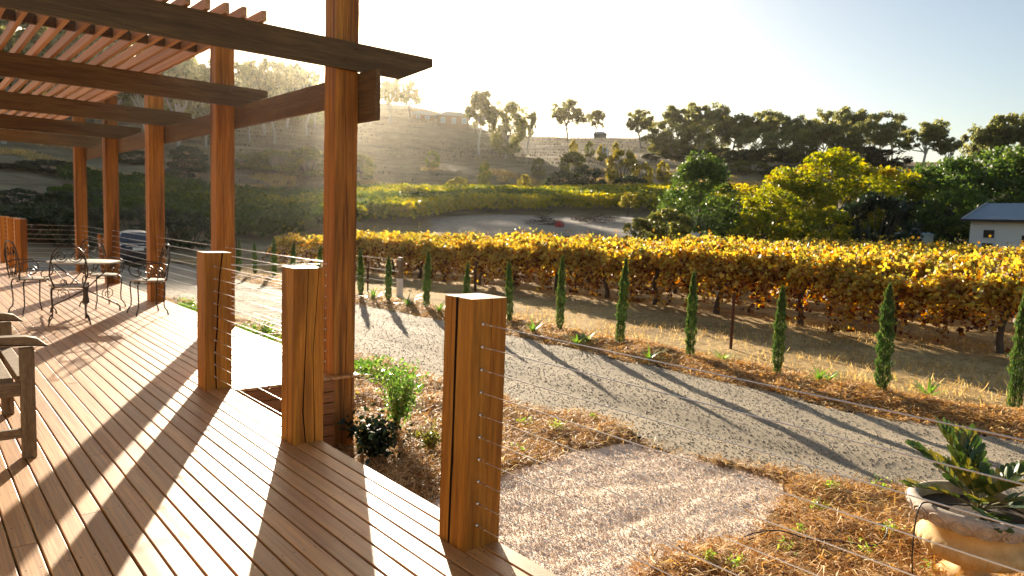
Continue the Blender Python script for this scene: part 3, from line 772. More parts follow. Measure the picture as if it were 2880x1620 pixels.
# --- wrought iron chairs and table
def spiral(c, r0, r1, a0, a1, n, plane):
    P = []
    for t in np.linspace(0, 1, n):
        a = a0 + (a1 - a0) * t; r = r0 + (r1 - r0) * t
        u, v = r * math.cos(a), r * math.sin(a)
        P.append((c[0] + u, c[1], c[2] + v) if plane == 'xz' else (c[0], c[1] + u, c[2] + v))
    return P
def make_chair(arms):
    """seat centre at origin, faces +Y, back at -Y"""
    root = empty("iron_chair")
    mb = MB(); mb.lathe([(.0001, .452), (.185, .450), (.198, .447), (.200, .440), (.194, .434), (.0001, .436)], 28); obj("seat", smooth_by_angle(mb.mesh("seat"), 50), 'irontop', root)
    for sx, sy in ((-1, 1), (1, 1), (-1, -1), (1, -1)):
        mb = MB(); bx, by = .14 * sx, .13 * sy
        d = Vector((sx, sy * .9, 0)).normalized()
        P = [Vector((bx * .8, by * .8, .436)), Vector((bx, by, .42)) + d * .03, Vector((bx, by, .38)) + d * .045, Vector((bx, by, .18)) + d * .03, Vector((bx, by, .10)) + d * .035, Vector((bx, by, .05)) + d * .075, Vector((bx, by, .015)) + d * .085, Vector((bx, by, .0)) + d * .085]
        mb.tube(P, [.008, .009, .009, .008, .008, .008, .009, .011], 7); obj("leg", smooth_by_angle(mb.mesh("leg"), 60), 'iron', root)
    # back: tall hoop with heart scrolls
    yb = -.19
    P = []
    for t in np.linspace(0, 1, 25):
        a = math.pi * (1 - t); k = abs(math.cos(a)) ** .65 * (1 if math.cos(a) > 0 else -1)
        P.append((.185 * k if 0 < t < 1 else .185 * k * .75, yb - .05 * math.sin(a) ** 1.0, .44 + .47 * math.sin(a) ** .62))
    mb = MB(); mb.tube(P, .0085, 8); obj("back_hoop", smooth_by_angle(mb.mesh("back_hoop"), 60), 'iron', root)
    for s in (-1, 1):
        mb = MB()
        S = spiral((s * .075, yb - .045, .79), .02, .068, math.pi * .5, math.pi * .5 - s * 3.4 * math.pi, 28, 'xz')
        tail = [(s * .165, yb - .04, .74), (s * .15, yb - .03, .66), (s * .07, yb - .015, .55), (s * .012, yb - .005, .47)]
        mb.tube(S, .006, 6); mb.tube([(s * .14, yb - .045, .80)] + tail, .006, 6)
        S2 = spiral((s * .055, yb - .01, .50), .012, .04, 0, s * 2.6 * math.pi, 18, 'xz'); mb.tube(S2, .005, 6)
        obj("back_scroll", smooth_by_angle(mb.mesh("back_scroll"), 60), 'iron', root)
        if arms:
            mb = MB(); x = s * .205
            mb.tube([(s * .18, yb, .64), (x, -.12, .665), (x, 0, .668), (x, .09, .66), (x, .15, .62), (x, .165, .56), (x, .14, .50), (x, .08, .465), (x, .03, .48), (x, .02, .52), (x, .05, .55), (x, .085, .54)], .0075, 7)
            mb.tube(spiral((x, -.07, .55), .015, .075, .5, .5 + 3.2 * math.pi, 24, 'yz'), .006, 6)
            mb.tube([(s * .19, .06, .45), (x, .06, .466)], .006, 6); mb.tube([(s * .19, -.07, .45), (x, -.07, .475)], .006, 6)
            obj("armrest", smooth_by_angle(mb.mesh("armrest"), 60), 'iron', root)
    mb = MB(); mb.tube([(.17 * math.cos(a), .16 * math.sin(a), .405) for a in np.linspace(0, 2 * math.pi, 25)], .006, 6, False); obj("seat_ring", smooth_by_angle(mb.mesh("seat_ring"), 60), 'iron', root)
    return root
for arms, (x, y), a, lab in (
        (False, (-.27, 6.93), math.radians(-8), "wrought iron chair nearest the camera with its heart shaped back toward us"),
        (True, (.67, 7.38), math.radians(92), "wrought iron armchair on the railing side, seen from its side"),
        (True, (-.50, 8.02), math.radians(-75), "wrought iron armchair on the left of the table before the brown post"),
        (True, (.34, 8.35), math.radians(200), "wrought iron armchair on the far side of the round table")):
    c = make_chair(arms); c.location = (x, y, 0.001); c.rotation_euler = (0, 0, a); tag(c, lab, "chair", "wrought iron chairs round the table")
tb = empty("iron_table", (.03, 7.70, .001)); tag(tb, "round pale topped wrought iron table on the deck", "table")
mb = MB(); mb.lathe([(.0001, .672), (.40, .672), (.412, .668), (.412, .655), (.398, .655), (.396, .662), (.0001, .662)], 48); obj("table_top", smooth_by_angle(mb.mesh("table_top"), 50), 'irontop', tb)
mb = MB(); mb.tube([(0, 0, .12), (0, 0, .40)], .03, 8)
for k in range(6):
    a = k * math.pi / 3; mb.tube([(.035 * math.cos(a), .035 * math.sin(a), .14), (.018 * math.cos(a), .018 * math.sin(a), .27), (.035 * math.cos(a), .035 * math.sin(a), .40)], .008, 6)
obj("stem", smooth_by_angle(mb.mesh("stem"), 60), 'iron', tb)
for k in range(3):
    a = math.radians(20 + 120 * k); c_, s_ = math.cos(a), math.sin(a)
    mb = MB(); mb.tube([(.02 * c_, .02 * s_, .30), (.2 * c_, .2 * s_, .20), (.40 * c_, .40 * s_, .10), (.44 * c_, .44 * s_, .06), (.445 * c_, .445 * s_, 0)], [.009, .009, .009, .010, .012], 7)
    mb.tube([(p_[0] * c_, p_[0] * s_, p_[2]) for p_ in spiral((.29, 0, .24), .02, .085, .4, .4 + 3 * math.pi, 24, 'xz')], .005, 6)
    obj("leg", smooth_by_angle(mb.mesh("leg"), 60), 'iron', tb)
    a += math.radians(60); c_, s_ = math.cos(a), math.sin(a)
    mb = MB(); mb.tube([(.02 * c_, .02 * s_, .33), (.2 * c_, .2 * s_, .50), (.38 * c_, .38 * s_, .655)], .008, 7)
    obj("brace", smooth_by_angle(mb.mesh("brace"), 60), 'iron', tb)
# pair of leaning boards beyond the railing
bd = empty("timber_boards", (1.98, 16.6, float(H(1.98, 16.6)) + .02)); tag(bd, "two upright reddish boards with rounded tops beyond the far wire railing", "boards")
for k, (dx, h_) in enumerate(((0, 1.50), (.13, 1.46))):
    mb = MB(); pr_ = [(-.055, 0), (.055, 0), (.05, h_ - .05), (.03, h_ - .01), (0, h_), (-.03, h_ - .01), (-.05, h_ - .05)]
    mb.prism([(x + dx - .11 * z / 1.5 * 1.2, z) for x, z in pr_], 'y', -.02 + .05 * k, .02 + .05 * k); obj("board", mb, 'post_red', bd)
mb = MB(); mb.box((-.10, .072, .30), (.24, .10, .40)); obj("crossbar", mb, 'post_red', bd)
#PART3
# ================================================================== URN AND GARDEN PLANTS
UX, UY, UZ = 3.0, -1.36, float(mulch_z(3.0, -1.36)) - .02
urn = empty("urn", (UX, UY, UZ), 0, (.94, .94, 1.06)); tag(urn, "wide sandstone garden urn with carved rim in the bottom right corner", "urn")
mb = MB(); mb.box((-.19, -.19, 0), (.19, .19, .027), .005); mb.lathe([(.0001, .026), (.165, .026), (.17, .034), (.162, .044), (.125, .050), (.092, .062), (.08, .076), (.078, .086), (.097, .091), (.104, .099), (.097, .107), (.088, .111)], 40); obj("foot", smooth_by_angle(mb.mesh("foot"), 40), 'sandstone', urn)
def gad(a, i, r, z):
    if .118 < z < .262:
        k = math.sin((z - .118) / .144 * math.pi); return k * (.013 * (abs(math.sin(a * 12)) ** .45) - .005)
    return 0
prof = [(.085, .108), (.13, .114), (.18, .124), (.22, .138), (.262, .158), (.292, .182), (.310, .206), (.314, .226), (.308, .243), (.296, .256), (.283, .264), (.274, .274), (.268, .292), (.269, .312), (.278, .332), (.292, .348), (.30, .352)]
mb = MB(); mb.lathe(prof, 192, gad); obj("bowl", smooth_by_angle(mb.mesh("bowl"), 40), 'sandstone', urn)
rim = [(.298, .346), (.325, .348), (.348, .358), (.366, .375), (.378, .396), (.384, .416), (.382, .432), (.372, .444), (.356, .451), (.336, .452), (.32, .445), (.312, .43), (.31, .38)]
mb = MB(); mb.lathe(rim, 96); obj("rim", smooth_by_angle(mb.mesh("rim"), 35), 'rimstone', urn)
def rim_r(z): return float(np.interp(z, [.348, .358, .375, .396, .416, .432], [.326, .348, .366, .378, .384, .382]))
mb = MB()   # one carved egg of the rim
for kx, kz, rad_ in ((.150, .036, .0062), (.085, .020, .0055)):
    P = []
    for t in np.linspace(0, 2 * math.pi, 19):
        a = kx * math.cos(t); zz = .392 + kz * math.sin(t); rr = rim_r(zz) + .002
        P.append((rr * math.cos(a), rr * math.sin(a), zz))
    mb.tube(P, rad_, 6, False)
mb.lathe([(.0001, .008), (.010, .006), (.016, 0)], 10, c=(0, 0, 0)) if False else None
EGG = smooth_by_angle(mb.mesh("carved_egg"), 60); EGG.materials.append(MT['rimstone'])
for k in range(18):
    obj("carved_egg", EGG, None, urn, None, (0, 0, (k + .25) * 2 * math.pi / 18))
mb = MB(); mb.lathe([(.0001, .405), (.12, .403), (.22, .398), (.311, .388)], 32); obj("potting_soil", smooth_by_angle(mb.mesh("potting_soil"), 60), 'soil', urn)
# cardboard-palm style cycad
def leaflet_mesh():
    w = [(.0, .004), (.12, .012), (.4, .0165), (.7, .0175), (.9, .0125), (1.0, .004)]
    V = []; F = []
    for t, hw_ in w:
        V += [(-hw_, t * .105, .004 * math.sin(t * 3)), (0, t * .105, .007 * math.sin(t * 3) - .004), (hw_, t * .105, .004 * math.sin(t * 3))]
    for i in range(len(w) - 1):
        b = i * 3; F += [(b, b + 1, b + 4, b + 3), (b + 1, b + 2, b + 5, b + 4)]
    return np.array(V), F
LV, LF = leaflet_mesh()
LM = []
for q in range(5):
    me = mesh_np("leaflet", LV, [np.array(LF)], np.full(len(LF), q / 4)); smooth_by_angle(me, 80); me.materials.append(MT['zam']); LM.append(me)
pl_ = empty("cycad_plant", (UX + .02, UY, UZ + .42)); tag(pl_, "dark green cycad with paddle leaflets growing in the sandstone urn", "plant")
rz = random.Random(9)
fr = [(160, 62, .46), (195, 40, .40), (120, 78, .50), (95, 55, .47), (60, 70, .52), (30, 50, .50), (350, 45, .48), (320, 60, .42), (270, 42, .40), (235, 58, .40), (140, 35, .42), (10, 28, .46), (80, 82, .44), (150, 74, .40), (185, 66, .36), (40, 80, .44), (215, 22, .36), (300, 25, .40), (45, 30, .44)]
for az_, el_, ln in fr:
    a = math.radians(az_ + rz.uniform(-8, 8)); e = math.radians(el_)
    P = []
    for t in np.linspace(0, 1, 9):
        ee = e - t * t * .55; hz = ln * t * math.cos(e - t * .25); zz = ln * t * math.sin(e - t * .3)
        P.append(Vector((hz * math.cos(a), hz * math.sin(a), zz)))
    mb = MB(); mb.tube(P, [.006, .006, .0055, .005, .005, .0045, .004, .003, .002], 6); f = obj("frond", smooth_by_angle(mb.mesh("frond"), 60), 'stem', pl_)
    side = Vector((-math.sin(a), math.cos(a), 0))
    nL = 9
    for k in range(nL):
        t = .38 + .60 * k / (nL - 1); i0 = min(int(t * 8), 7); p = P[i0].lerp(P[i0 + 1], t * 8 - i0); tg = (P[i0 + 1] - P[i0]).normalized()
        up = side.cross(tg).normalized() * -1
        if up.z < 0: up = -up
        for s in (-1, 1):
            d = (side * s * (1.0 - .55 * t) + tg * (.35 + .75 * t) + up * .25).normalized()
            xx = d.cross(up).normalized(); zz_ = xx.cross(d)
            o = bpy.data.objects.new("leaflet", LM[rz.randrange(5)]); COL.objects.link(o); o.parent = f
            sc = (.75 + .35 * math.sin(t * 3)) * rz.uniform(.85, 1.1)
            o.matrix_local = Matrix(((xx.x, d.x, zz_.x, p.x), (xx.y, d.y, zz_.y, p.y), (xx.z, d.z, zz_.z, p.z), (0, 0, 0, 1))) @ Matrix.Rotation(rz.uniform(-.6, .6), 4, 'Y') @ Matrix.Scale(sc, 4)
# irrigation tube over the rim and across the mulch
def gz(x, y): return float(mulch_z(np.array(x), np.array(y)))
P = [(UX - .02, UY + .02, UZ + .45), (UX - .18, UY + .11, UZ + .47), (UX - .29, UY + .165, UZ + .488), (UX - .345, UY + .185, UZ + .475), (UX - .385, UY + .19, UZ + .38), (UX - .41, UY + .18, UZ + .15), (UX - .43, UY + .14, UZ + .0)]
for x, y in ((2.45, -1.25), (2.2, -1.2)): P.append((x, y, gz(x, y) + .01))
def cr(P, n=6):
    P = [Vector(q) for q in P]; out = []
    for i in range(len(P) - 1):
        p0, p1, p2, p3 = P[max(i - 1, 0)], P[i], P[i + 1], P[min(i + 2, len(P) - 1)]
        for k in range(n):
            t = k / n; out.append(.5 * ((2 * p1) + (p2 - p0) * t + (2 * p0 - 5 * p1 + 4 * p2 - p3) * t * t + (3 * p1 - p0 - 3 * p2 + p3) * t ** 3))
    out.append(P[-1]); return out
mb = MB(); mb.tube(cr(P), .0045, 6); tag(obj("drip_tube", smooth_by_angle(mb.mesh("drip_tube"), 80), 'hose'), "thin black irrigation tube looping over the urn rim to the ground", "tube")
def unz(xv, yv, z):
    w = ray(xv, yv); return CAM + w * ((z - CAM[2]) / w[2])
P = []
for xv, yv, hh in ((1860, 1352, .02), (1900, 1346, .05), (1960, 1352, .05), (2030, 1370, .03), (2100, 1378, .02), (2160, 1388, .03), (2205, 1392, .05), (2228, 1378, .09), (2222, 1364, .11), (2205, 1361, .10)):
    q = unz(xv, yv, -.62); P.append((q[0], q[1], gz(q[0], q[1]) + hh))
mb = MB(); mb.tube(cr(P), .0045, 6); tag(obj("drip_tube", smooth_by_angle(mb.mesh("drip_tube2"), 80), 'hose'), "thin black irrigation tube curling on the straw left of the urn", "tube")

def leafy(name, root, P, size, material, asp=.6, seed=0, upb=0.3, stems=(), stem_mat='stem', tintf=None, N=None, sname="stem", cname="foliage"):
    r = np.random.default_rng(seed)
    V, F = leaves(P, size, asp, r, upb, N=N)
    t = r.random(len(P)) if tintf is None else tintf(P, r)
    obj(cname, mesh_np(cname, V, [F], t), material, root)
    if stems:
        mb = MB()
        for path, rad in stems: mb.tube(path, rad, 5)
        obj(sname, smooth_by_angle(mb.mesh(sname), 80), stem_mat, root)
# shrub beside the pergola post
def shrub(loc, hgt, rad, nst, nleaf, lsize, lab, seed, material='shrub', cat="shrub", flop=.8, group=None):
    r = np.random.default_rng(seed); root = empty("garden_shrub", loc); tag(root, lab, cat, group)
    stems = []; P = []
    for i in range(nst):
        a = r.random() * 6.28; tilt = r.uniform(.05, flop) ; L_ = hgt * r.uniform(.65, 1.05)
        d = np.array([math.cos(a) * tilt * rad / hgt, math.sin(a) * tilt * rad / hgt, 1.0])
        path = [tuple(d * L_ * t * np.array([t ** .3 + .001, t ** .3 + .001, 1 - .12 * t * tilt])) for t in np.linspace(0.01, 1, 5)]
        stems.append((path, [.006, .005, .004, .003, .002]))
        n = nleaf // nst
        t = r.uniform(.18, 1.02, n) ** .8
        base = np.stack([np.interp(t, np.linspace(.01, 1, 5), [p[k] for p in path]) for k in range(3)], 1)
        P.append(base + r.normal(0, .035 * rad / .25, (n, 3)))
    leafy("shrub", root, np.vstack(P), r.uniform(lsize * .7, lsize * 1.2, sum(map(len, P))), material, .5, seed, .5, stems)
    return root
q = (1.72, 2.95); shrub((q[0], q[1], gz(*q)), .66, .36, 24, 1500, .021, "bright glossy green leafy shrub in the mulch bed right of the tall post", 21)
q = (1.27, 2.55); shrub((q[0], q[1], gz(*q)), .30, .34, 22, 900, .034, "low dark green shrub at the foot of the nearest pergola post", 22, 'dtree', flop=1.3)
q = (1.75, 2.45); shrub((q[0], q[1], gz(*q)), .20, .20, 10, 260, .025, "small dull green plant in the straw between two dark shrubs and the deck", 23, 'bush', flop=1.2)
q = (1.45, 3.75); shrub((q[0], q[1], gz(*q)), .30, .25, 12, 420, .024, "pale green straggly shrub behind the glossy one beside the gravel", 24, 'bush', flop=1.0)
# low flowering ground cover along the outer deck edge
Pg = scatter(16000, (1.35, 3.0), (4.6, 13.5), lambda x, y: fbm(x * 1.3, y * 1.3, 3) > .42, lambda x, y: mulch_z(x, y))
Pg[:, 2] += r_.uniform(.0, .26, len(Pg)) * np.clip(fbm(Pg[:, 0] * 2, Pg[:, 1] * 2, 2) * 1.8 - .3, .1, 1)
V, F = leaves(Pg, r_.uniform(.018, .04, len(Pg)), .5, r_, .5)
tag(obj("ground_cover", mesh_np("ground_cover", V, [F], r_.random(len(Pg))), 'shrub'), "low green ground cover growing along the outer edge of the deck", "ground cover", kind="stuff")
# small green weeds in the straw
WE = [(2010, 1345), (1980, 1385), (2060, 1290), (2210, 1230), (2235, 1350), (1310, 1130), (1400, 1085), (1490, 1060), (1320, 1065), (2090, 1245), (2170, 1405), (2330, 1445), (1780, 1430), (1850, 1440)]
for i, (xv, yv) in enumerate(WE):
    q = unz(xv, yv, -.63); r = np.random.default_rng(60 + i); n = int(r.uniform(20, 70))
    sp_ = r.uniform(.018, .05); P = np.stack([r.normal(0, sp_, n), r.normal(0, sp_, n), r.uniform(0, .03 + sp_, n)], 1)
    root = empty("weed", (q[0], q[1], gz(q[0], q[1]))); tag(root, "small bright green weed in the straw mulch, %s from the left" % ORD[1 + sorted(WE).index((xv, yv))], "weed", "weeds in the straw mulch")
    V, F = leaves(P, r.uniform(.008, .02, n), .35, r, .8); obj("foliage", mesh_np("weed_leaves", V, [F], r.random(n)), 'weed', root)

# ================================================================== CYPRESS ROW
def cypress_mesh(seed):
    r = np.random.default_rng(seed); n = 5200
    t = r.random(n) ** .85
    rad = np.interp(t, [0, .06, .35, .7, .9, 1], [.07, .105, .125, .10, .055, .008]) * (1 + .28 * np.sin(t * 19 + seed * 1.7) * r.random(n) + .18 * np.sin(t * 47 + seed))
    a = r.random(n) * 6.28; rr = rad * (1 - r.random(n) ** 2.6 * .55)
    lean = r.normal(0, .03, 2)
    P = np.stack([rr * np.cos(a) + lean[0] * t, rr * np.sin(a) + lean[1] * t, t], 1)
    st_ = r.random(n) < .05; P[st_, :2] *= r.uniform(1.1, 1.6, st_.sum())[:, None]
    # upright scale-leaf sprays
    d = np.stack([np.cos(a) * .35, np.sin(a) * .35, np.full(n, 1.0)], 1) + r.normal(0, .22, (n, 3)); d /= np.linalg.norm(d, axis=1)[:, None]
    s = np.cross(d, r.normal(size=(n, 3))); s /= np.linalg.norm(s, axis=1)[:, None]
    L_ = r.uniform(.03, .06, n)[:, None]; w = .0065
    V = np.stack([P, P + d * L_ * .5 + s * w, P + d * L_, P + d * L_ * .5 - s * w], 1).reshape(-1, 3)
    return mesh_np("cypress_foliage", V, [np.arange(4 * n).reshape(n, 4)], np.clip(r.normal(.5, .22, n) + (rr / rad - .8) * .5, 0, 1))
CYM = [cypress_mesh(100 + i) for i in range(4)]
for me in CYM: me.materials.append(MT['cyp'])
mb = MB(); mb.tube([(0, 0, 0), (0, 0, .3), (0, 0, .95)], [.018, .014, .003], 6); CTR = mb.mesh("trunk"); CTR.materials.append(MT['dbark'])
CYP = [(560, 690, 585), (600, 690, 600), (642, 693, 605), (690, 698, 605), (735, 703, 612), (800, 712, 625), (908, 745, 632), (977, 757, 640), (1072, 772, 645), (1170, 790, 660), (1282, 808, 665), (1408, 830, 662), (1558, 862, 668), (1735, 895, 690), (1955, 938, 715), (2217, 982, 720), (2550, 1030, 745)]
for i, (xv, yb, yt) in enumerate(CYP):
    z0 = G0 + .08
    q = unz(xv, yb, z0)
    for _ in range(6):
        z0 = float(mulch2_z(np.array(q[0]), np.array(q[1]))) if i > 3 else float(H(q[0], q[1])) + .05
        q = unz(xv, yb, z0)
    D = np.hypot(q[0] - CAM[0], q[1] - CAM[1]); h = at(xv, yt, D)[2] - z0
    root = empty("cypress", (q[0], q[1], z0), rd.random() * 6, (min(h, 1.45) * rd.uniform(.40, .60), min(h, 1.45) * rd.uniform(.40, .60), h * rd.uniform(.93, 1.07))); root.rotation_euler[0] = rd.uniform(-.05, .05); root.rotation_euler[1] = rd.uniform(-.05, .04)
    tag(root, "slim young cypress, %s from the left in the roadside row" % ORD[i + 1], "cypress", "young cypresses along the road")
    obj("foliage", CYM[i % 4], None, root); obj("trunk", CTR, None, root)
# strap-leaf clumps between the cypresses
def agap_mesh(seed):
    r = np.random.default_rng(seed); V = []; F = []
    for k in range(20):
        a = r.random() * 6.28; L_ = r.uniform(.2, .38); el = r.uniform(.5, 1.35); w = r.uniform(.009, .015); b = len(V)
        for i, t in enumerate(np.linspace(0, 1, 5)):
            hz = L_ * t * math.cos(el - t * .6); z = L_ * t * math.sin(el - t * .55) ; ww = w * (1 - t ** 3) + .001
            c = np.array([hz * math.cos(a), hz * math.sin(a), z]); s = np.array([-math.sin(a), math.cos(a), 0]) * ww
            V += [c - s, c + s]
            if i: F.append((b + 2 * i - 2, b + 2 * i - 1, b + 2 * i + 1, b + 2 * i))
    r2 = np.random.default_rng(seed + 1).random(20).repeat(4)
    return mesh_np("strap_leaves", np.array(V), [np.array(F)], r2)
AGM = [agap_mesh(i) for i in range(3)]
for me in AGM: me.materials.append(MT['agap'])
AG = [(940, 752), (1025, 770), (1105, 787), (1225, 805), (1342, 834), (1452, 850), (1478, 852), (1635, 886), (1818, 910), (2060, 960), (2085, 958), (2335, 1003)]
for i, (xv, yb) in enumerate(AG):
    q = unz(xv, yb, -.6); q = unz(xv, yb, float(mulch2_z(np.array(q[0]), np.array(q[1]))))
    root = empty("strap_leaf_plant", (q[0], q[1], float(mulch2_z(np.array(q[0]), np.array(q[1]))) - .01), rd.random() * 6, rd.uniform(.85, 1.25))
    tag(root, "bright strap leaved clump, %s from the left between the cypresses" % ORD[i + 1], "plant", "strap leaf clumps along the road"); obj("leaf_clump", AGM[i % 3], None, root)

# ================================================================== VINES
def vine_meshes(seed):
    r = np.random.default_rng(seed); mb = MB()
    tw = r.normal(0, .05, (5, 2)); tw[0] = 0
    P = [(tw[k][0], tw[k][1], z) for k, z in enumerate((0, .3, .55, .8, .98))]
    mb.tube([(0, 0, -.05)] + P, [.10, .085, .06, .055, .06, .07], 8)
    for s in (-1, 1):
        y = [0, .2, .45, .75, 1.0]; mb.tube([(P[-1][0] + r.normal(0, .03), P[-1][1] + s * yy, .98 + .12 * (yy > .1) + r.normal(0, .03)) for yy in y], [.06, .05, .042, .035, .025], 7)
        for k in range(4):
            yy = s * r.uniform(.15, 1); a = r.uniform(-1, 1); L_ = r.uniform(.5, .9)
            mb.tube([(0, yy, 1.05), (a * .3 * L_, yy + r.normal(0, .1), 1.05 + .45 * L_), (a * .8 * L_, yy + r.normal(0, .15), 1.05 + .65 * L_)], [.012, .009, .005], 5)
    tr = smooth_by_angle(mb.mesh("vine_trunk"), 70)
    # canopy: arching, drooping canes that carry the leaves
    P = []; nc = 74
    for k in range(nc):
        y0 = r.uniform(-1.0, 1.0); sx = r.choice([-1, 1]); az_ = r.normal(0, .55); el = r.uniform(.25, 1.35); L_ = r.uniform(.6, 1.3)
        d = np.array([sx * math.cos(az_) * math.cos(el), math.sin(az_) * math.cos(el), math.sin(el)]); p_ = np.array([r.normal(0, .06), y0, 1.05 + r.normal(0, .05)])
        m_ = int(r.uniform(60, 110)); g = r.uniform(1.1, 2.7)
        t = np.sort(r.random(m_)) * L_
        q = p_ + d * t[:, None]; q[:, 2] -= .5 * g * t ** 2
        q += r.normal(0, .055, (m_, 3)); P.append(q)
    m_ = 700; P.append(np.stack([r.normal(0, .2, m_), r.uniform(-1, 1, m_), r.normal(1.1, .2, m_)], 1))
    P = np.vstack(P); P[:, 2] = np.clip(P[:, 2], .25, 2.0)
    V, F = leaves(P, r.uniform(.032, .064, len(P)), .8, r, .25, .2)
    low = np.clip((1.15 - P[:, 2]) * .5, -.2, .3)  # lower leaves redder brown, also darkened to paint in shade under the canopy
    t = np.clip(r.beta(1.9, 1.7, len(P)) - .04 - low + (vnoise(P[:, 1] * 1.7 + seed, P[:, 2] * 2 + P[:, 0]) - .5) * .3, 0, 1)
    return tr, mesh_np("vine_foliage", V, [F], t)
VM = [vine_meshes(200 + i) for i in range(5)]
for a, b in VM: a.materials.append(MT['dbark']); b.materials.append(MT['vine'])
def put_vine(x, y, lab, grp, sc=1.0, k=None):
    k = rd.randrange(5) if k is None else k
    root = empty("grapevine", (x, y, float(H(x, y))), rd.choice([0, math.pi]) + rd.uniform(-.06, .06), (sc * rd.uniform(.9, 1.15), 1, sc * rd.uniform(.88, 1.12)))
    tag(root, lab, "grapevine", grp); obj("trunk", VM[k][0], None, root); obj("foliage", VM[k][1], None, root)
def view_x(x, y, z=0):
    q = RR @ (np.array([x, y, z]) - CAM); return (1440 + FPX * q[0] / q[2]) / (2880 / 2576) if q[2] > .1 else 1e9
row1 = []
y = -6.3
while y < 31: row1.append(y); y += 1.85
row1 = [yy for yy in row1 if 560 < view_x(12.8, yy) < 2800]
row1.sort(key=lambda yy: view_x(12.8, yy))
for i, yy in enumerate(row1):
    put_vine(12.8 + rd.uniform(-.12, .12), yy + rd.uniform(-.1, .1), "golden autumn grapevine, %s from the left in the front vineyard row" % ORD[i + 1], "grapevines in the front row", 1.0)
for j in range(1, 9):
    x = 12.8 + 2.9 * j
    y = -6.5 + rd.uniform(0, 1.5)
    while y < 36:
        D = math.hypot(x - CAM[0], y - CAM[1]); vx = view_x(x, y)
        lim = np.interp(vx, [600, 1000, 1650, 1900, 2700], [40, 37, 34, 41, 42])
        if D < lim and 620 < vx < 2720: put_vine(x + rd.uniform(-.12, .12), y, "golden grapevine in the rows behind the front vineyard row", "grapevines behind the front row", 1.0)
        y += 1.95
# trellis pickets, strainer posts, wires
def picket(x, y, h, lab, w=.022):
    z = float(H(x, y)); root = empty("picket", (x, y, z)); tag(root, lab, "post", "steel pickets in the vineyard")
    mb = MB(); mb.box((-w, -.004, -.1), (w, .004, h)); mb.box((-.004, -w, -.1), (.004, w, h - .001)); obj("steel_section", mb, 'rust', root)
PK = [(1838, 880, 735), (925, 738, 655), (1195, 740, 655), (1447, 745, 680), (2250, 850, 745), (595, 690, 600)]
for i, (xv, yb, yt) in enumerate(PK):
    q = unz(xv, yb, G0)
    for _ in range(5): q = unz(xv, yb, float(H(q[0], q[1])))
    D = np.hypot(q[0] - CAM[0], q[1] - CAM[1]); picket(q[0], q[1], at(xv, yt, D)[2] - float(H(q[0], q[1])), "rusty steel vineyard picket, %s from the left along the grass strip" % ORD[[5, 2, 3, 4, 6, 1][i]], .026 if i != 2 else .05)
q = unz(1005, 745, -.72); root = empty("strainer_post", (q[0], q[1], float(H(q[0], q[1])))); tag(root, "short round wooden post with its lower half painted white", "post")
r = random.Random(3)
mb = MB(); mb.tube([(0, 0, -.1), (0.005, 0, .25), (0, 0, .55)], .088, 12); obj("painted_base", smooth_by_angle(mb.mesh("painted_base"), 50), 'white', root)
mb = MB(); mb.tube([(0, 0, .551), (.003, 0, .8), (.004, 0, 1.06), (.004, 0, 1.10)], [.086, .084, .084, .07], 12); obj("upper_shaft", smooth_by_angle(mb.mesh("upper_shaft"), 50), 'grey_wood_v', root)
for z_ in (.45, .75, 1.05):
    P = []
    for y in np.arange(12.9, 30, 1.2): x = 7.9 + (y - 12.9) * .12; P.append((x, y, float(H(x, y)) + z_))
    mb = MB(); mb.tube(P, .004, 5, False); tag(obj("fence_wire", mb, 'rust'), "thin fence wire strung behind the left cypresses, %s strand" % {.45: "lowest", .75: "middle", 1.05: "top"}[z_], "wire", "fence wires")
P = [(12.8, y, float(H(12.8, y)) + 1.0) for y in np.arange(-6, 31, 1.2)]
mb = MB(); mb.tube(P, .004, 5, False); tag(obj("trellis_wire", mb, 'rust'), "trellis wire running along the front vine row", "wire")

# far vine block on the slope: one mass
r = np.random.default_rng(77); n = 900000
D = r.uniform(56, 107, n); a = r.uniform(azim(120), azim(1900), n)
x = CAM[0] + D * np.sin(a); y = CAM[1] + D * np.cos(a)
lim0 = np.interp(a, [azim(330), azim(900), azim(1000), azim(1300), azim(1650), azim(1900)], [44, 50, 55, 66, 68, 80]); lim1 = np.interp(a, [azim(330), azim(900), azim(1300), azim(1650), azim(1900)], [92, 97, 103, 104, 100])
D2 = D; rowc = np.abs(((x * .94 + y * .34) / 2.7) % 1 - .5) * 2.7
lim0 = lim0 + (fbm(x * .2, y * .2, 2) - .5) * 8; keep = (D2 > lim0) & (D2 < lim1) & (rowc < .8) & (r.random(n) < .30) & (fbm(x * .15, y * .15, 3) * 1.3 + np.clip((a - azim(60)) / (azim(420) - azim(60)), 0, 1) > 1.0)
x, y, rowc = x[keep], y[keep], rowc[keep]; n = len(x)
z = H(x, y) + .45 + (1.15 + .35 * fbm(x * .5, y * .5, 2)) * np.sqrt(r.random(n)) * np.sqrt(np.clip(1 - (rowc / .85) ** 2, 0, 1))
V, F = leaves(np.stack([x, y, z], 1), r.uniform(.13, .26, n), .8, r, .5)
aa = np.arctan2(x - CAM[0], y - CAM[1]); t = np.clip((fbm(x * .07, y * .07, 3) - .45) * 2.2 + .5 + r.normal(0, .2, n) - .45 * np.clip((azim(1000) - aa) / (azim(1000) - azim(500)), 0, 1), 0, 1)  # noise tint paints in sunlit yellow patches and shadow; vines also greener leftward
tag(obj("far_vineyard", mesh_np("far_vineyard", V, [F], t), 'vine2'), "distant yellow green vineyard block on the lower slope", "vineyard", kind="stuff")
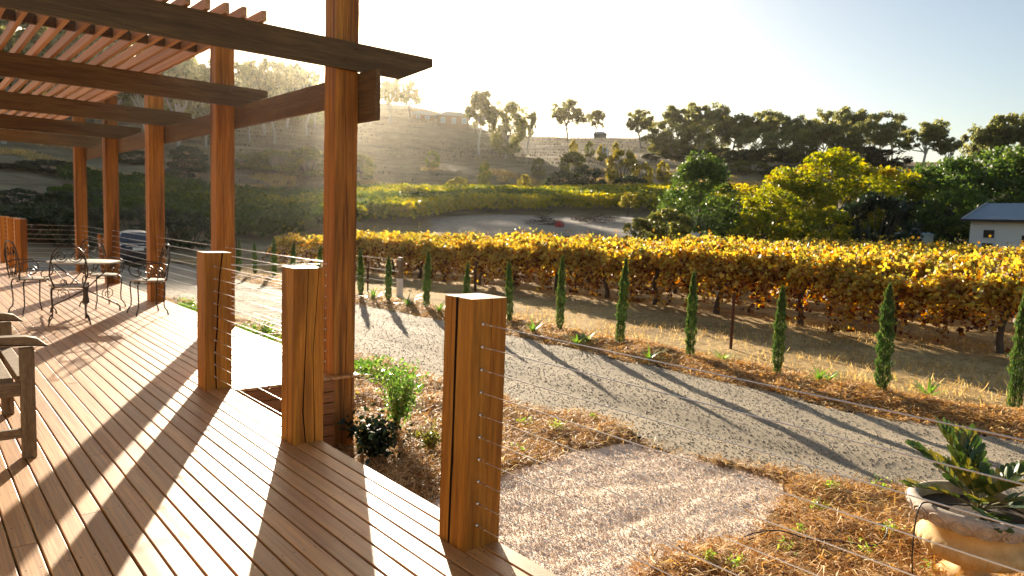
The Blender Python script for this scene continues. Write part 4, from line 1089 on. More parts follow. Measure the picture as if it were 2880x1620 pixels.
#PART4
# ================================================================== TREES
def tree_meshes(seed, style):
    """unit tree: height 1, crown radius about .5; styles: euc (open, umbrella clumps), dense, round, cone, tall"""
    r = np.random.default_rng(seed); mb = MB(); C_ = []
    if style in ('euc', 'tall'):
        th = .42 if style == 'euc' else .5
        bend = r.normal(0, .04, (4, 2)); bend[0] = 0
        tp = [(bend[k][0], bend[k][1], z) for k, z in enumerate((0, th * .4, th * .8, th * 1.15))]
        mb.tube([(0, 0, -.03)] + tp, [.036, .03, .026, .022, .017], 7)
        nb = 8 if style == 'euc' else 7
        for k in range(nb):
            a = k * 2.4 + r.normal(0, .3); z0 = th * r.uniform(.55, 1.1); rr = r.uniform(.2, .42) * (1 if style == 'euc' else .75); z1 = r.uniform(.62, .95) - rr * .25
            b0 = np.array([np.interp(z0, [q[2] for q in tp], [q[i] for q in tp]) for i in range(2)])
            e = np.array([rr * math.cos(a), rr * math.sin(a), z1]); s = np.array([b0[0], b0[1], z0]); m_ = (s + e) / 2 + np.array([0, 0, -.03]) + r.normal(0, .02, 3)
            mb.tube([tuple(s), tuple(m_), tuple(e)], [.016, .011, .005], 5)
            for q in range(5): C_.append((e * (1 - .0) + np.append(r.normal(0, .085, 2), r.normal(0, .05)), r.uniform(.07, .125)))
            C_.append((m_ * .35 + e * .65 + r.normal(0, .04, 3), r.uniform(.05, .09)))
        for q in range(7): C_.append((np.array([r.normal(0, .13), r.normal(0, .13), r.uniform(.80, .95)]), r.uniform(.07, .11)))
        for q in range(12): a = r.random() * 6.28; rr = r.uniform(.12, .4) * (1 if style == 'euc' else .8); C_.append((np.array([rr * math.cos(a), rr * math.sin(a), r.uniform(.42, .78)]), r.uniform(.05, .10)))
        n = 4200; fl = .7
    elif style == 'dense':
        mb.tube([(0, 0, -.03), (.01, 0, .2), (0, .01, .5)], [.03, .025, .012], 7)
        for k in range(64):
            d = r.normal(size=3); d /= np.linalg.norm(d)
            C_.append((np.array([d[0] * .37, d[1] * .37, .50 + d[2] * .40]) + r.normal(0, .04, 3), r.uniform(.08, .15)))
        for k in range(14): a = r.random() * 6.28; mb.tube([(0, 0, .1 + .02 * k), (.15 * math.cos(a), .15 * math.sin(a), .35 + .02 * k), (.33 * math.cos(a), .33 * math.sin(a), .5 + .02 * k)], [.009, .006, .002], 4)
        n = 9500; fl = .75
    elif style == 'round':
        mb.tube([(0, 0, -.03), (.0, 0, .25)], [.03, .02], 6)
        for k in range(9): a = k * .7; mb.tube([(0, 0, .05), (.2 * math.cos(a), .2 * math.sin(a), .45), (.33 * math.cos(a), .33 * math.sin(a), .8)], [.012, .008, .003], 5)
        for k in range(56):
            d = r.normal(size=3); d /= np.linalg.norm(d); d[2] = d[2] if d[2] > -.5 else -.5
            C_.append((np.array([d[0] * .40, d[1] * .40, .43 + d[2] * .45]), r.uniform(.09, .14)))
        n = 3600; fl = .8
    elif style == 'cone':
        mb.tube([(0, 0, -.03), (0, 0, .6)], [.03, .012], 6)
        for k in range(130):
            z = r.uniform(.06, .96); rr = np.interp(z, [.1, .3, .55, .8, 1], [.36, .42, .34, .2, .04]) * r.uniform(.3, 1.05) ** .6; a = r.random() * 6.28
            C_.append((np.array([rr * math.cos(a), rr * math.sin(a), z]), r.uniform(.08, .14)))
        n = 10000; fl = .9
    # leaves around the clump centres
    ci = r.integers(0, len(C_), n); cen = np.array([c[0] for c in C_])[ci]; cr_ = np.array([c[1] for c in C_])[ci]
    d = r.normal(size=(n, 3)); d /= np.linalg.norm(d, axis=1)[:, None]; rad = r.random(n) ** .45
    P = cen + d * (cr_ * rad)[:, None] * np.array([1, 1, fl]); P[:, 2] = np.maximum(P[:, 2], .02)
    ls = {'euc': .030, 'tall': .028, 'dense': .019, 'round': .034, 'cone': .018}[style]
    V, F = leaves(P, r.uniform(ls * .7, ls * 1.3, n), .6, r, .2)
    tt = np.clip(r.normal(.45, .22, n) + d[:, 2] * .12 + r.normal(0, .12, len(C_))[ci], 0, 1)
    return smooth_by_angle(mb.mesh("trunk"), 70), mesh_np("crown", V, [F], tt)
TM = {}
def tree_mesh(style, material, variant, bark):
    k = (style, material, variant, bark)
    if k not in TM:
        base = (style, variant)
        if base not in TM: TM[base] = tree_meshes(hash(style) % 1 + sum(map(ord, style)) * 10 + variant, style)
        a, b = TM[base]; a = a.copy(); b = b.copy(); a.name = "trunk"; b.name = "crown"
        a.materials.append(MT[bark]); b.materials.append(MT[material]); TM[k] = (a, b)
    return TM[k]
def tree(name, xv, ytop, D, wpx, style, material, lab, cat="tree", group=None, bark='bark', variant=None, sink=0.0):
    q = spot(xv, D); ztop = at(xv, ytop, D)[2]; h = max(ztop - q[2], .6); w = max(wpx * D / 1782, .5)
    v = rd.randrange(4) if variant is None else variant
    a, b = tree_mesh(style, material, v, bark)
    k = 1.0 if style in ('euc', 'tall') else 1.05
    root = empty(name, (q[0], q[1], q[2] - sink * h), rd.random() * 6.28, (w * k, w * k, h * 1.02)); tag(root, lab, cat, group)
    obj("trunk", a, None, root); obj("crown", b, None, root); return root
# grove on the far ridge
GR = [(1600, 278, 185, 75), (1655, 300, 165, 80), (1700, 270, 182, 95), (1755, 262, 186, 105), (1800, 268, 182, 95), (1745, 310, 160, 75), (1830, 290, 170, 85), (1900, 280, 176, 85), (1940, 290, 182, 85), (1985, 295, 172, 80), (2030, 300, 176, 70), (2070, 275, 182, 95), (2110, 282, 174, 95), (2150, 300, 165, 75), (2190, 285, 178, 95), (2225, 310, 166, 65), (2000, 322, 155, 65), (1880, 322, 160, 75), (2120, 332, 155, 65), (1680, 318, 158, 70), (1960, 318, 168, 80), (2050, 318, 170, 80), (1780, 300, 172, 80), (1850, 300, 180, 80)]
_pale = sorted(GR[i][0] for i in (1, 5, 6, 16, 18)); _dusk = sorted(g[0] for i, g in enumerate(GR) if i not in (1, 5, 6, 16, 18))
for i, (x, y, D, w) in enumerate(GR):
    tree("eucalypt", x, y, D, w * (1.15 if D < 174 else 1), 'dense' if (D < 174 and i % 3) else 'euc', 'eucpale' if i in (1, 5, 6, 16, 18) else 'euc', "pale yellow green eucalypt, %s from the left at the front of the ridge grove" % ORD[1 + _pale.index(x)] if i in (1, 5, 6, 16, 18) else "tall dusky eucalypt, %s from the left in the dense ridge grove" % ORD[1 + _dusk.index(x)], group="pale eucalypts before the grove" if i in (1, 5, 6, 16, 18) else "eucalypts in the ridge grove")
for a in (("eucalypt", 2312, 312, 150, 110, 'euc', 'euc', "rounded eucalypt standing apart right of the ridge grove"),
          ("eucalypt", 2368, 345, 150, 60, 'euc', 'euc', "small eucalypt touching the rounded one right of the grove"),
          ("eucalypt", 2470, 292, 112, 115, 'tall', 'euc', "tall open eucalypt above the dark trees behind the cottage"),
          ("eucalypt", 2562, 288, 110, 90, 'tall', 'euc', "tall open eucalypt cut by the right edge of the picture"),
          ("eucalypt", 1200, 232, 150, 95, 'tall', 'eucpale', "open forked eucalypt with white trunk on the hillside below the brick house"),
          ("eucalypt", 1268, 248, 147, 105, 'dense', 'eucpale', "full rounded pale green tree beside the forked white eucalypt"),
          ("eucalypt", 1322, 284, 170, 45, 'euc', 'euc', "small eucalypt on the skyline just right of the rounded hillside tree"),
          ("eucalypt", 1418, 254, 205, 90, 'euc', 'euc', "lone umbrella shaped eucalypt with clear trunk on the skyline", "tree", None, 'dbark'),
          ("eucalypt", 1488, 277, 210, 48, 'euc', 'euc', "narrow eucalypt right of the lone umbrella shaped one on the skyline", "tree", None, 'dbark'),
          ("eucalypt", 1026, 205, 210, 52, 'euc', 'eucpale', "small round eucalypt on the skyline just right of the beam end", "tree", None, 'dbark'),
          ("eucalypt", 978, 198, 205, 80, 'euc', 'eucpale', "hazy broad eucalypt on the skyline below the beam end"),
          ("eucalypt", 928, 212, 195, 60, 'tall', 'eucpale', "hazy eucalypt beside the tall post below the girder stub")):
    tree(*a)
LT = [(770, 175, 165, 95), (720, 160, 170, 100), (665, 150, 160, 100), (628, 180, 150, 65), (560, 150, 170, 110), (490, 140, 160, 110), (430, 150, 172, 100), (345, 150, 180, 130), (245, 130, 172, 130), (140, 110, 170, 140), (50, 90, 170, 140), (-50, 60, 165, 140), (690, 215, 150, 80), (790, 205, 175, 70), (520, 210, 140, 90), (460, 220, 150, 90), (390, 210, 150, 100)]
for i, (x, y, D, w) in enumerate(LT):
    tree("eucalypt", x, y, D, w, 'tall' if i % 2 else 'euc', 'euc', "tall white trunked eucalypt, %s from the left on the hill behind the pergola" % ORD[1 + sorted(q[0] for q in LT).index(x)], group="eucalypts behind the pergola")
# trees around the cottage
for a in (("leafy_tree", 1758, 398, 47, 235, 'cone', 'gtree', "rounded conical green tree left of the yellow tree behind the vines", "tree", None, 'dbark'),
          ("leafy_tree", 2100, 385, 54, 270, 'dense', 'ytree', "large yellow green tree in the middle of the garden", "tree", None, 'dbark'),
          ("leafy_tree", 2000, 418, 55, 210, 'dense', 'ytree', "yellow green tree touching the left of the largest one", "tree", None, 'dbark'),
          ("leafy_tree", 2235, 425, 57, 200, 'dense', 'ytree', "yellow green tree touching the right of the largest one", "tree", None, 'dbark'),
          ("leafy_tree", 1945, 470, 47, 190, 'dense', 'ytree', "smaller yellow tree at the left foot of the large yellow green tree", "tree", None, 'dbark'),
          ("leafy_tree", 2200, 478, 45, 175, 'round', 'dtree', "dense dark domed tree in front of the large yellow green tree", "tree", None, 'dbark'),
          ("leafy_tree", 2345, 395, 58, 220, 'dense', 'gtree', "tall green tree with golden top between the domed tree and the cottage", "tree", None, 'dbark'),
          ("leafy_tree", 2460, 368, 62, 260, 'dense', 'gtree', "tall dark green tree directly behind the cottage roof", "tree", None, 'dbark'),
          ("leafy_tree", 2590, 375, 60, 240, 'dense', 'gtree', "dark green tree behind the cottage at the right edge", "tree", None, 'dbark'),
          ("leafy_tree", 2385, 470, 50, 150, 'dense', 'gtree', "lower bushy green tree left of the cottage wall", "tree", None, 'dbark'),
          ("leafy_tree", 2310, 500, 52, 150, 'round', 'dtree', "low dark tree behind the water tank", "tree", None, 'dbark'),
          ("leafy_tree", 2060, 520, 44, 170, 'dense', 'ytree', "low yellow green bushy tree against the left of the dark domed tree", "tree", None, 'dbark'),
          ("leafy_tree", 1900, 520, 44, 120, 'round', 'ytree', "small gold bush between the conical tree and the yellow trees", "tree", None, 'dbark'),
          ("rounded_shrub", 1680, 522, 42, 125, 'round', 'bush', "large grey green domed shrub below the conical tree", "shrub", None, 'dbark'),
          ("rounded_shrub", 1608, 545, 41, 85, 'round', 'bush', "small grey green domed shrub beside the dirt track", "shrub", None, 'dbark'),
          ("rounded_shrub", 1578, 485, 62, 45, 'euc', 'ybush', "thin golden sapling standing at the edge of the dirt track", "sapling", None, 'dbark')):
    tree(*a)
# hillside bushes
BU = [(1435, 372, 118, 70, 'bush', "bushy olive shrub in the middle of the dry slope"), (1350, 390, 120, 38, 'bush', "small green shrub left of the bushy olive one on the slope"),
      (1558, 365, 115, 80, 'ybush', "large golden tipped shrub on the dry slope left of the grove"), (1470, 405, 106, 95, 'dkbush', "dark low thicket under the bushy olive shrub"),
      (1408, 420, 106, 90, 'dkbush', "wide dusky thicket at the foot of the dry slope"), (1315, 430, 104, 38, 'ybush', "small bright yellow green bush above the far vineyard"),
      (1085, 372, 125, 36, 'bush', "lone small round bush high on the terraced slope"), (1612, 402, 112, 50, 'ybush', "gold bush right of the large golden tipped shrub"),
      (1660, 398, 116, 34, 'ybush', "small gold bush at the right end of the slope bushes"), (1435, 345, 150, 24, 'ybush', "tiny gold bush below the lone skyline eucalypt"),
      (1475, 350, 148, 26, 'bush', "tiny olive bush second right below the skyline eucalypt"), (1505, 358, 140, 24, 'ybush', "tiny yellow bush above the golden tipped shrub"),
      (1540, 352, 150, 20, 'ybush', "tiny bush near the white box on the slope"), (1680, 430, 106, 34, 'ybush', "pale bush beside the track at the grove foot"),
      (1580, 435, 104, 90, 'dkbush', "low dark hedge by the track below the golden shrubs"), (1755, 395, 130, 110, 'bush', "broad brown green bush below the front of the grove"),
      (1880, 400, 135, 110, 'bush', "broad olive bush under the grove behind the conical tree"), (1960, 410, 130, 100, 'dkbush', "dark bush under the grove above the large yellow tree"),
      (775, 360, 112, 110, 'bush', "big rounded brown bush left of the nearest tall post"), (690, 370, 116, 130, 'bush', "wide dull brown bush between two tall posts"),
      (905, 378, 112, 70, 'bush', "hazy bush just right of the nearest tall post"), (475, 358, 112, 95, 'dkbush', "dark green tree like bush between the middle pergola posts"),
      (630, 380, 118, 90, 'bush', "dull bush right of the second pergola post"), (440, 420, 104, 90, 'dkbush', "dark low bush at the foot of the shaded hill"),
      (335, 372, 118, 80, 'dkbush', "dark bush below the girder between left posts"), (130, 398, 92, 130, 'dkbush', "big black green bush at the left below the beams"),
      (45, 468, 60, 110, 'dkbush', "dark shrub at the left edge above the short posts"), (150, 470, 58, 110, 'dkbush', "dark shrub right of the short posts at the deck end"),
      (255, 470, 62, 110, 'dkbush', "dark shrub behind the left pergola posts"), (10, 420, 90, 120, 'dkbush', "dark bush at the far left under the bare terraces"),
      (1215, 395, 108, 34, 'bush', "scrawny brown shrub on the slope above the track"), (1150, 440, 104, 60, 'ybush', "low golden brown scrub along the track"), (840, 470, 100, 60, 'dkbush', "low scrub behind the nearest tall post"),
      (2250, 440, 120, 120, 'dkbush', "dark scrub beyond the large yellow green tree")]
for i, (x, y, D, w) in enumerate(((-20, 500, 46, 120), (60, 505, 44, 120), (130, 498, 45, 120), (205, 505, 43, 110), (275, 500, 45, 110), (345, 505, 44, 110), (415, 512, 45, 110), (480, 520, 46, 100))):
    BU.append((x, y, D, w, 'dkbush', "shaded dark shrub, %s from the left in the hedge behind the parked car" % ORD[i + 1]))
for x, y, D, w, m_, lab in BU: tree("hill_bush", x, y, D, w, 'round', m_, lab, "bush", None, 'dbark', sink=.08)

for i, (x, y, D, w) in enumerate(((1640, 385, 150, 70), (1720, 372, 158, 110), (1800, 368, 162, 110), (1860, 372, 158, 90), (1930, 370, 160, 110), (2000, 366, 158, 110), (2075, 362, 160, 110), (2150, 365, 158, 110), (2215, 372, 156, 100))):
    tree("understory_shrub", x, y, D, w, 'round', 'dkbush', "dark undergrowth shrub, %s from the left beneath the ridge grove" % ORD[i + 1], "shrub", "undergrowth below the grove", 'dbark', sink=.05)
for i, (x, y, D, w) in enumerate(((785, 215, 186, 100), (735, 195, 190, 110), (690, 185, 184, 110), (645, 190, 192, 110), (600, 185, 186, 110), (550, 180, 190, 120), (500, 180, 186, 120), (445, 180, 190, 120), (385, 180, 188, 120), (320, 180, 186, 130), (250, 170, 186, 130), (180, 165, 186, 130), (100, 150, 186, 140), (20, 140, 186, 140))):
    tree("woodland_tree", x, y, D, w, 'dense', 'euc', "full dusky tree, %s from the right in the wood behind the pergola" % ORD[i + 1], "tree", "dense trees behind the pergola", sink=.05)
for i, (x, y, D, w) in enumerate(((-70, 15, 128, 190), (15, 20, 126, 190), (105, 28, 130, 180), (195, 40, 126, 180), (285, 58, 130, 170), (372, 85, 128, 160), (452, 112, 132, 140))):
    tree("gum_tree", x, y, D, w, 'euc', 'euc', "towering leafy gum tree seen through the slats, %s from the left" % ORD[i + 1], "tree", "gum trees above the slats")
# dead vine rows and dry tufts on the old terraces: uncountable
r = np.random.default_rng(5); n = 60000
D = r.uniform(100, 250, n); a = r.uniform(azim(-60), azim(1650), n); x = CAM[0] + D * np.sin(a); y = CAM[1] + D * np.cos(a)
z = H(x, y); band = (z / 1.35) % 1
k = (band < .10) & (vnoise(x * .05, y * .05) > .35); x, y, z = x[k], y[k], z[k]; n = len(x)
P = np.stack([x, y, z], 1); s = np.stack([np.full(n, .76), np.full(n, -.65), np.zeros(n)], 1); hh = r.uniform(.2, .55, n)[:, None]; w = r.uniform(.025, .07, n)[:, None]
V = np.stack([P - s * w, P + s * w, P + s * w * 1.5 + [0, 0, 1] * hh, P - s * w * 1.2 + [0, 0, .8] * hh], 1).reshape(-1, 3)
tag(obj("old_vine_rows", mesh_np("old_vine_rows", V, [np.arange(4 * n).reshape(n, 4)], r.random(n)), leaf("dead_vine", [(0, (.05, .035, .022)), (1, (.13, .095, .06))], .1)), "bare dark stubs of old vine rows across the terraced hill", "vine stubs", kind="stuff")
n = 90000
D = r.uniform(96, 128, n); a = r.uniform(azim(-60), azim(2000), n); x = CAM[0] + D * np.sin(a); y = CAM[1] + D * np.cos(a)
k = fbm(x * .12, y * .12, 3) > .42 + (D - 96) / 40 * .25; P = np.stack([x, y, H(x, y)], 1)[k]
o = obj("tall_dry_grass", grass("tall_dry_grass", P, (.2, .6), .05, 9), 'grass'); tag(o, "tall pale dry grass along the foot of the hill", "grass", kind="stuff")

n = 2600; D = r.uniform(100, 235, n) ; a = r.uniform(azim(-60), azim(2100), n); x = CAM[0] + D * np.sin(a); y = CAM[1] + D * np.cos(a)
k = fbm(x * .05, y * .05, 3) + r.random(n) * .3 > .62; x, y = x[k], y[k]; n = len(x); c_ = np.stack([x, y, H(x, y)], 1); sz = r.uniform(.2, .7, n) ** 1.3
P = (c_[:, None] + r.normal(size=(n, 16, 3)) * (sz[:, None, None] * np.array([.8, .8, .45])) + np.array([0, 0, .25]) * sz[:, None, None]).reshape(-1, 3)
V, F = leaves(P, np.repeat(sz, 16) * .3, .5, r, .3)
tag(obj("hill_tussocks", mesh_np("hill_tussocks", V, [F], np.repeat(r.random(n), 16)), leaf("tussock_leaf", [(0, (.08, .075, .03)), (.5, (.20, .165, .07)), (1, (.36, .28, .13))], .35)), "scattered small tussocks and scrub over the dry hill", "tussocks", kind="stuff")
# ================================================================== BUILDINGS AND YARD THINGS
def windowed(root, cx, z0, w, h, y, name="window", glass=simple("window_glass", (.02, .025, .03), .15), frame='white'):
    f = MB(); t = .05
    f.box((cx - w / 2 - t, y - .05, z0 - t), (cx + w / 2 + t, y - .012, z0)); f.box((cx - w / 2 - t, y - .05, z0 + h), (cx + w / 2 + t, y - .012, z0 + h + t))
    f.box((cx - w / 2 - t, y - .05, z0 + .001), (cx - w / 2, y - .012, z0 + h - .001)); f.box((cx + w / 2, y - .05, z0 + .001), (cx + w / 2 + t, y - .012, z0 + h - .001))
    o = obj(name, f, frame, root); g = MB(); g.box((cx - w / 2, y - .03, z0), (cx + w / 2, y - .014, z0 + h)); obj("pane", g, glass, o); return o
# cottage: local x to the right along its front wall, -y toward the road
qA = at(2440, 580, 46); qB = at(2700, 590, 44)
dv = np.array([qB[0] - qA[0], qB[1] - qA[1]]); ang = math.atan2(dv[1], dv[0]); gzc = float(H(qA[0], qA[1])) - .1
cot = empty("cottage", (qA[0], qA[1], gzc), ang); tag(cot, "cream weatherboard cottage with blue grey metal roof at the right edge", "cottage")
hE = at(2440, 547, 46)[2] - gzc; hR = at(2500, 512, 48)[2] - gzc; LC = 10.0; DC = 4.2
mb = MB(); mb.prism([(0, 0), (DC, 0), (DC, hE), (DC / 2, hR - .06), (0, hE)], 'x', 0, LC); obj("wall", mb, simple("cream_weatherboard", (.80, .77, .68), .6), cot)
mbb = MB(); mbb.prism([(-.022, 0), (-.001, 0), (-.001, .15), (-.010, .15)], 'x', .01, LC - .01); WB = mbb.mesh("weatherboard"); WB.materials.append(simple("cream_board", (.82, .79, .70), .6))
for k in range(int((hE - .1) / .152)):
    o = bpy.data.objects.new("weatherboard", WB); COL.objects.link(o); o.parent = cot; o.location = (0, 0, .02 + k * .152)
mb = MB(); nR = 60
for s in (0, 1):
    V = []; F = []
    y0, z0, y1, z1 = (-.28, hE - .10, DC / 2, hR) if s == 0 else (DC + .28, hE - .10, DC / 2, hR)
    for k in range(nR * 2 + 1):
        x = -.3 + (LC + .6) * k / (nR * 2); dz = .02 * (k % 2); V += [(x, y0, z0 + dz), (x, y1, z1 + dz)]
        if k: F.append((2 * k - 2, 2 * k, 2 * k + 1, 2 * k - 1))
    mb.add(V, F)
obj("roof", mb, simple("blue_grey_metal", (.20, .26, .31), .45, .3), cot)
mb = MB(); mb.box((-.32, -.40, hE - .22), (LC + .3, -.285, hE - .10)); mb.box((-.3, -.28, hE - .16), (LC + .3, -.003, hE - .13)); obj("gutter", mb, simple("dark_trim", (.03, .025, .025), .5), cot)
mb = MB(); mb.prism([(-.30, hE - .12), (DC / 2, hR + .01), (DC / 2, hR + .09), (-.36, hE - .05)], 'x', -.34, -.302); obj("barge_board", mb, simple("pale_trim", (.45, .45, .44), .6), cot)
for cx, z0, w, h in ((1.0, hE * .62, .55, .42), (.98, hE * .30, .55, .62), (2.85, hE * .42, .55, .75), (5.2, hE * .42, .6, .8)): windowed(cot, cx, z0, w, h, -.022)
# water tank
q = spot(2300, 46.5); tk = empty("water_tank", (q[0], q[1], q[2] - .1)); ht = at(2300, 585, 46.5)[2] - q[2]; rt = 32 * 46.5 / 1782 * 1.15
ht = max(ht, .9); tag(tk, "low round grey green water tank with a shallow conical lid", "water tank")
mb = MB(); mb.lathe([(rt + (.012 if k % 2 else 0), ht * k / 20) for k in range(21)], 36); obj("tank_wall", smooth_by_angle(mb.mesh("tank_wall"), 30), simple("tank_green", (.40, .42, .36), .5), tk)
mb = MB(); mb.lathe([(rt + .06, ht - .04), (rt + .06, ht + .02), (rt * .5, ht + .22), (.0001, ht + .36)], 36); obj("lid", smooth_by_angle(mb.mesh("lid"), 30), simple("tank_lid", (.30, .33, .30), .5), tk)
# brick house on the hill
def hill_house(xv0, xv1, D, ywall, yeave, yridge, lab, wins, wallc, roofc, deep=8):
    A = at(xv0, ywall, D); B = at(xv1, ywall, D); d = np.array([B[0] - A[0], B[1] - A[1]]); L_ = float(np.hypot(*d)); a = math.atan2(d[1], d[0])
    zg = min(A[2], B[2], float(H(A[0], A[1]))) - 1.0
    root = empty("hill_house", (A[0], A[1], zg), a); tag(root, lab, "house")
    ze = at((xv0 + xv1) / 2, yeave, D)[2] - zg; zr = at((xv0 + xv1) / 2, yridge, D + deep / 2)[2] - zg
    mb = MB(); mb.box((0, 0, 0), (L_, deep, ze)); obj("wall", mb, simple("house_brick", wallc, .85, var=.15, vs=2), root)
    mb = MB(); e = .6 if wins else .15; V = [(-e, -e, ze - .05), (L_ + e, -e, ze - .05), (L_ + e, deep + e, ze - .05), (-e, deep + e, ze - .05), (min(L_ * .25, 4), deep / 2, zr), (L_ - min(L_ * .25, 4), deep / 2, zr)]
    mb.add(V, [(0, 1, 5, 4), (1, 2, 5), (2, 3, 4, 5), (3, 0, 4), (3, 2, 1, 0)]); obj("roof", mb, simple("house_roof", roofc, .6), root)
    for f, w in wins: windowed(root, L_ * f, ze * .45, w, ze * .38, 0, glass=simple("pale_glass", (.25, .30, .34), .12))
hill_house(1100, 1180, 215, 296, 291, 281, "low brick house with grey green roof on the skyline of the hill", ((.18, 1.1), (.52, 1.0), (.85, 1.2)), (.25, .16, .105), (.16, .18, .16))
hill_house(1035, 1092, 222, 293, 289, 279, "left wing of low brick buildings with pale verandah on the hill", ((.3, 1.0), (.7, 1.2)), (.28, .19, .13), (.20, .21, .19), 6)
hill_house(1494, 1526, 222, 340, 336, 331, "small grey shed on the skyline right of the lone eucalypt", (), (.22, .21, .20), (.25, .27, .28), 5)
q = spot(1512, 150); mb = MB(); mb.box((-1, -.8, 0), (1, .8, 1.5), .03); mb.box((-.7, -.6, 1.501), (.7, .6, 1.9), .03); b_ = obj("white_box", mb, 'white', None, (q[0], q[1], q[2]), (0, 0, .6)); tag(b_, "small white tank box among bushes on the dry slope", "box")
# debris heaps on the dirt track
r = random.Random(8)
for xv, D, w, lab, c, nn in ((1495, 53, 1.9, "heap of brown dead branches lying on the dirt track", (.16, .10, .055), 130), (1370, 49, 1.1, "dark heap of burnt branches left of the brown heap", (.05, .04, .03), 80)):
    q = spot(xv, D); root = empty("brush_heap", (q[0], q[1], q[2] + .08), -.7); tag(root, lab, "brush heap")
    mb = MB()
    for i in range(nn):
        a = r.random() * 6.28; L_ = r.uniform(.4, 1.1); x = r.gauss(0, w * .42); y = r.gauss(0, w * .25); z = max(0, (.75 - abs(x) / w * .6) * r.random()); e = r.uniform(-.1, .5)
        mb.tube([(x, y, z), (x + math.cos(a) * L_ * .5, y + math.sin(a) * L_ * .5, z + e * L_ * .6), (x + math.cos(a) * L_, y + math.sin(a) * L_, max(.01, z + e * L_ * .7))], [.02, .016, .008], 4)
    obj("branches", mb, simple("heap_" + str(xv), c, .9, var=.4, vs=3), root)
q = spot(1408, 47.5); mb = MB(); mb.box((-.32, -.2, 0), (.32, .2, .30), .03); mb.box((-.18, -.1, .301), (.12, .12, .42), .02); b_ = obj("red_crate", mb, simple("red_plastic", (.42, .03, .03), .4), None, (q[0], q[1], q[2] + .09), (0, 0, .4)); tag(b_, "small red object lying beside the burnt heap on the dirt", "crate")
# white garden chairs under the conical tree
for i, (xv, yv) in enumerate(((1748, 545), (1830, 548))):
    q = spot(xv, 43.5); root = empty("garden_chair", (q[0], q[1], q[2]), r.random() * 6); tag(root, "white garden chair glimpsed under the conical tree, %s one" % ("left", "right")[i], "chair", "white chairs under the tree")
    mb = MB(); mb.box((-.27, -.27, .42), (.27, .27, .46)); obj("seat", mb, 'white', root); mb = MB(); mb.box((-.27, .24, .461), (.27, .28, .95)); obj("backrest", mb, 'white', root)
    for sx in (-1, 1):
        for sy in (-1, 1): mb = MB(); mb.box((sx * .25 - .02, sy * .25 - .02, 0), (sx * .25 + .02, sy * .25 + .02, .419)); obj("leg", mb, 'white', root)

# ================================================================== CAR
ca = spot(375 / 1.118, 33); carr = empty("parked_car", (ca[0], ca[1], ca[2] + .035), math.radians(-9)); tag(carr, "dark blue saloon car parked on the gravel, seen from behind", "car")
paint = simple("dark_blue_paint", (.008, .013, .024), .22, .2, .6); glassm = simple("car_glass", (.03, .04, .05), .06, 0, .8); blk = simple("black_trim", (.01, .01, .01), .5)
def loft(st, ne=28, p=3.2):
    """stations: (y, half width, z low, z high); rounded box sections"""
    V = []; F = []
    for y, hw_, za, zb in st:
        for k in range(ne):
            a = 2 * math.pi * k / ne; c, s = math.cos(a), math.sin(a)
            V.append((hw_ * abs(c) ** (2 / p) * (1 if c >= 0 else -1), y, (za + zb) / 2 + (zb - za) / 2 * abs(s) ** (2 / p) * (1 if s >= 0 else -1)))
    for i in range(len(st) - 1):
        for k in range(ne): F.append((i * ne + k, (i + 1) * ne + k, (i + 1) * ne + (k + 1) % ne, i * ne + (k + 1) % ne))
    F.append(tuple(range(ne))); F.append(tuple(range(len(st) * ne - 1, (len(st) - 1) * ne - 1, -1)))
    return V, F
mb = MB(); mb.add(*loft([(-2.32, .74, .34, .82), (-2.26, .84, .27, .93), (-2.0, .89, .22, .98), (-1.5, .90, .20, .97), (0, .90, .19, .92), (1.2, .90, .20, .90), (1.8, .88, .22, .82), (2.2, .80, .25, .68), (2.3, .68, .30, .58)])); obj("body", smooth_by_angle(mb.mesh("body"), 40), paint, carr)
mb = MB(); mb.add(*loft([(-1.72, .66, .86, .98), (-1.25, .64, .86, 1.30), (-.9, .62, .86, 1.40), (-.2, .62, .86, 1.44), (.5, .62, .86, 1.38), (1.2, .68, .86, .92)], p=2.8)); obj("cabin", smooth_by_angle(mb.mesh("cabin"), 40), paint, carr)
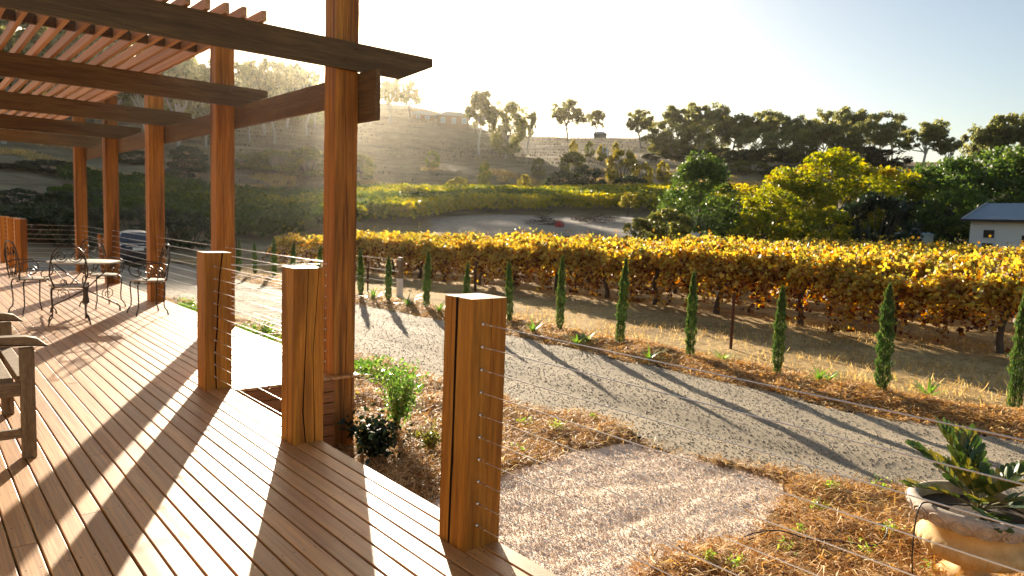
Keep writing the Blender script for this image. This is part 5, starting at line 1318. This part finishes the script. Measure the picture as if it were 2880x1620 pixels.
mb = MB(); mb.add([(-.60, -1.715, 1.005), (.60, -1.715, 1.005), (.50, -1.24, 1.315), (-.50, -1.24, 1.315), (-.60, -1.735, 1.01), (.60, -1.735, 1.01), (.50, -1.265, 1.335), (-.50, -1.265, 1.335)], [(4, 5, 6, 7), (3, 2, 1, 0), (0, 1, 5, 4), (1, 2, 6, 5), (2, 3, 7, 6), (3, 0, 4, 7)]); obj("rear_window", mb, glassm, carr)
for s in (-1, 1):
    mb = MB(); mb.box((s * .72 - .13, -2.335, .70), (s * .72 + .13, -2.24, .86), .02); obj("tail_light", mb, simple("tail_lamp", (.30, .012, .012), .2), carr)
    mb = MB(); mb.box((s * .98 - .08, .55, .93), (s * .98 + .08, .75, 1.05), .03); obj("wing_mirror", mb, paint, carr)
    for yy in (-1.4, 1.4):
        mb = MB(); mb.lathe([(.0001, -.1), (.29, -.1), (.32, -.08), (.325, 0), (.32, .08), (.29, .1), (.0001, .1)], 28); w_ = obj("wheel", smooth_by_angle(mb.mesh("tyre"), 40), blk, carr, (s * .80, yy, .325), (0, math.pi / 2, 0))
        mb = MB(); mb.lathe([(.0001, .104 * s), (.2, .106 * s), (.21, .101 * s)], 20); obj("rim", mb, 'steel', w_)
mb = MB(); mb.box((-.19, -2.345, .70), (.19, -2.318, .81), .004); obj("number_plate", mb, 'white', carr)
mb = MB(); mb.box((-.80, -2.37, .40), (.80, -2.28, .56), .03); obj("bumper", mb, paint, carr)
mb = MB(); mb.box((-.42, -2.335, .845), (.42, -2.315, .862), .003); obj("chrome_strip", mb, 'steel', carr)

# ================================================================== HAZE
m, nt, N, L, p = mat("haze_air"); N.remove(p)
pv = N.new("ShaderNodeVolumePrincipled"); pv.inputs["Color"].default_value = (1.0, .90, .74, 1); pv.inputs["Density"].default_value = .00009; pv.inputs["Anisotropy"].default_value = .84
L.new(pv.outputs[0], N["Material Output"].inputs["Volume"])
mb = MB(); mb.box((-1600, -1600, -6), (1600, 1600, 95)); hz = obj("haze", mb, m); tag(hz, "thin warm evening haze in the air", "haze", kind="stuff")
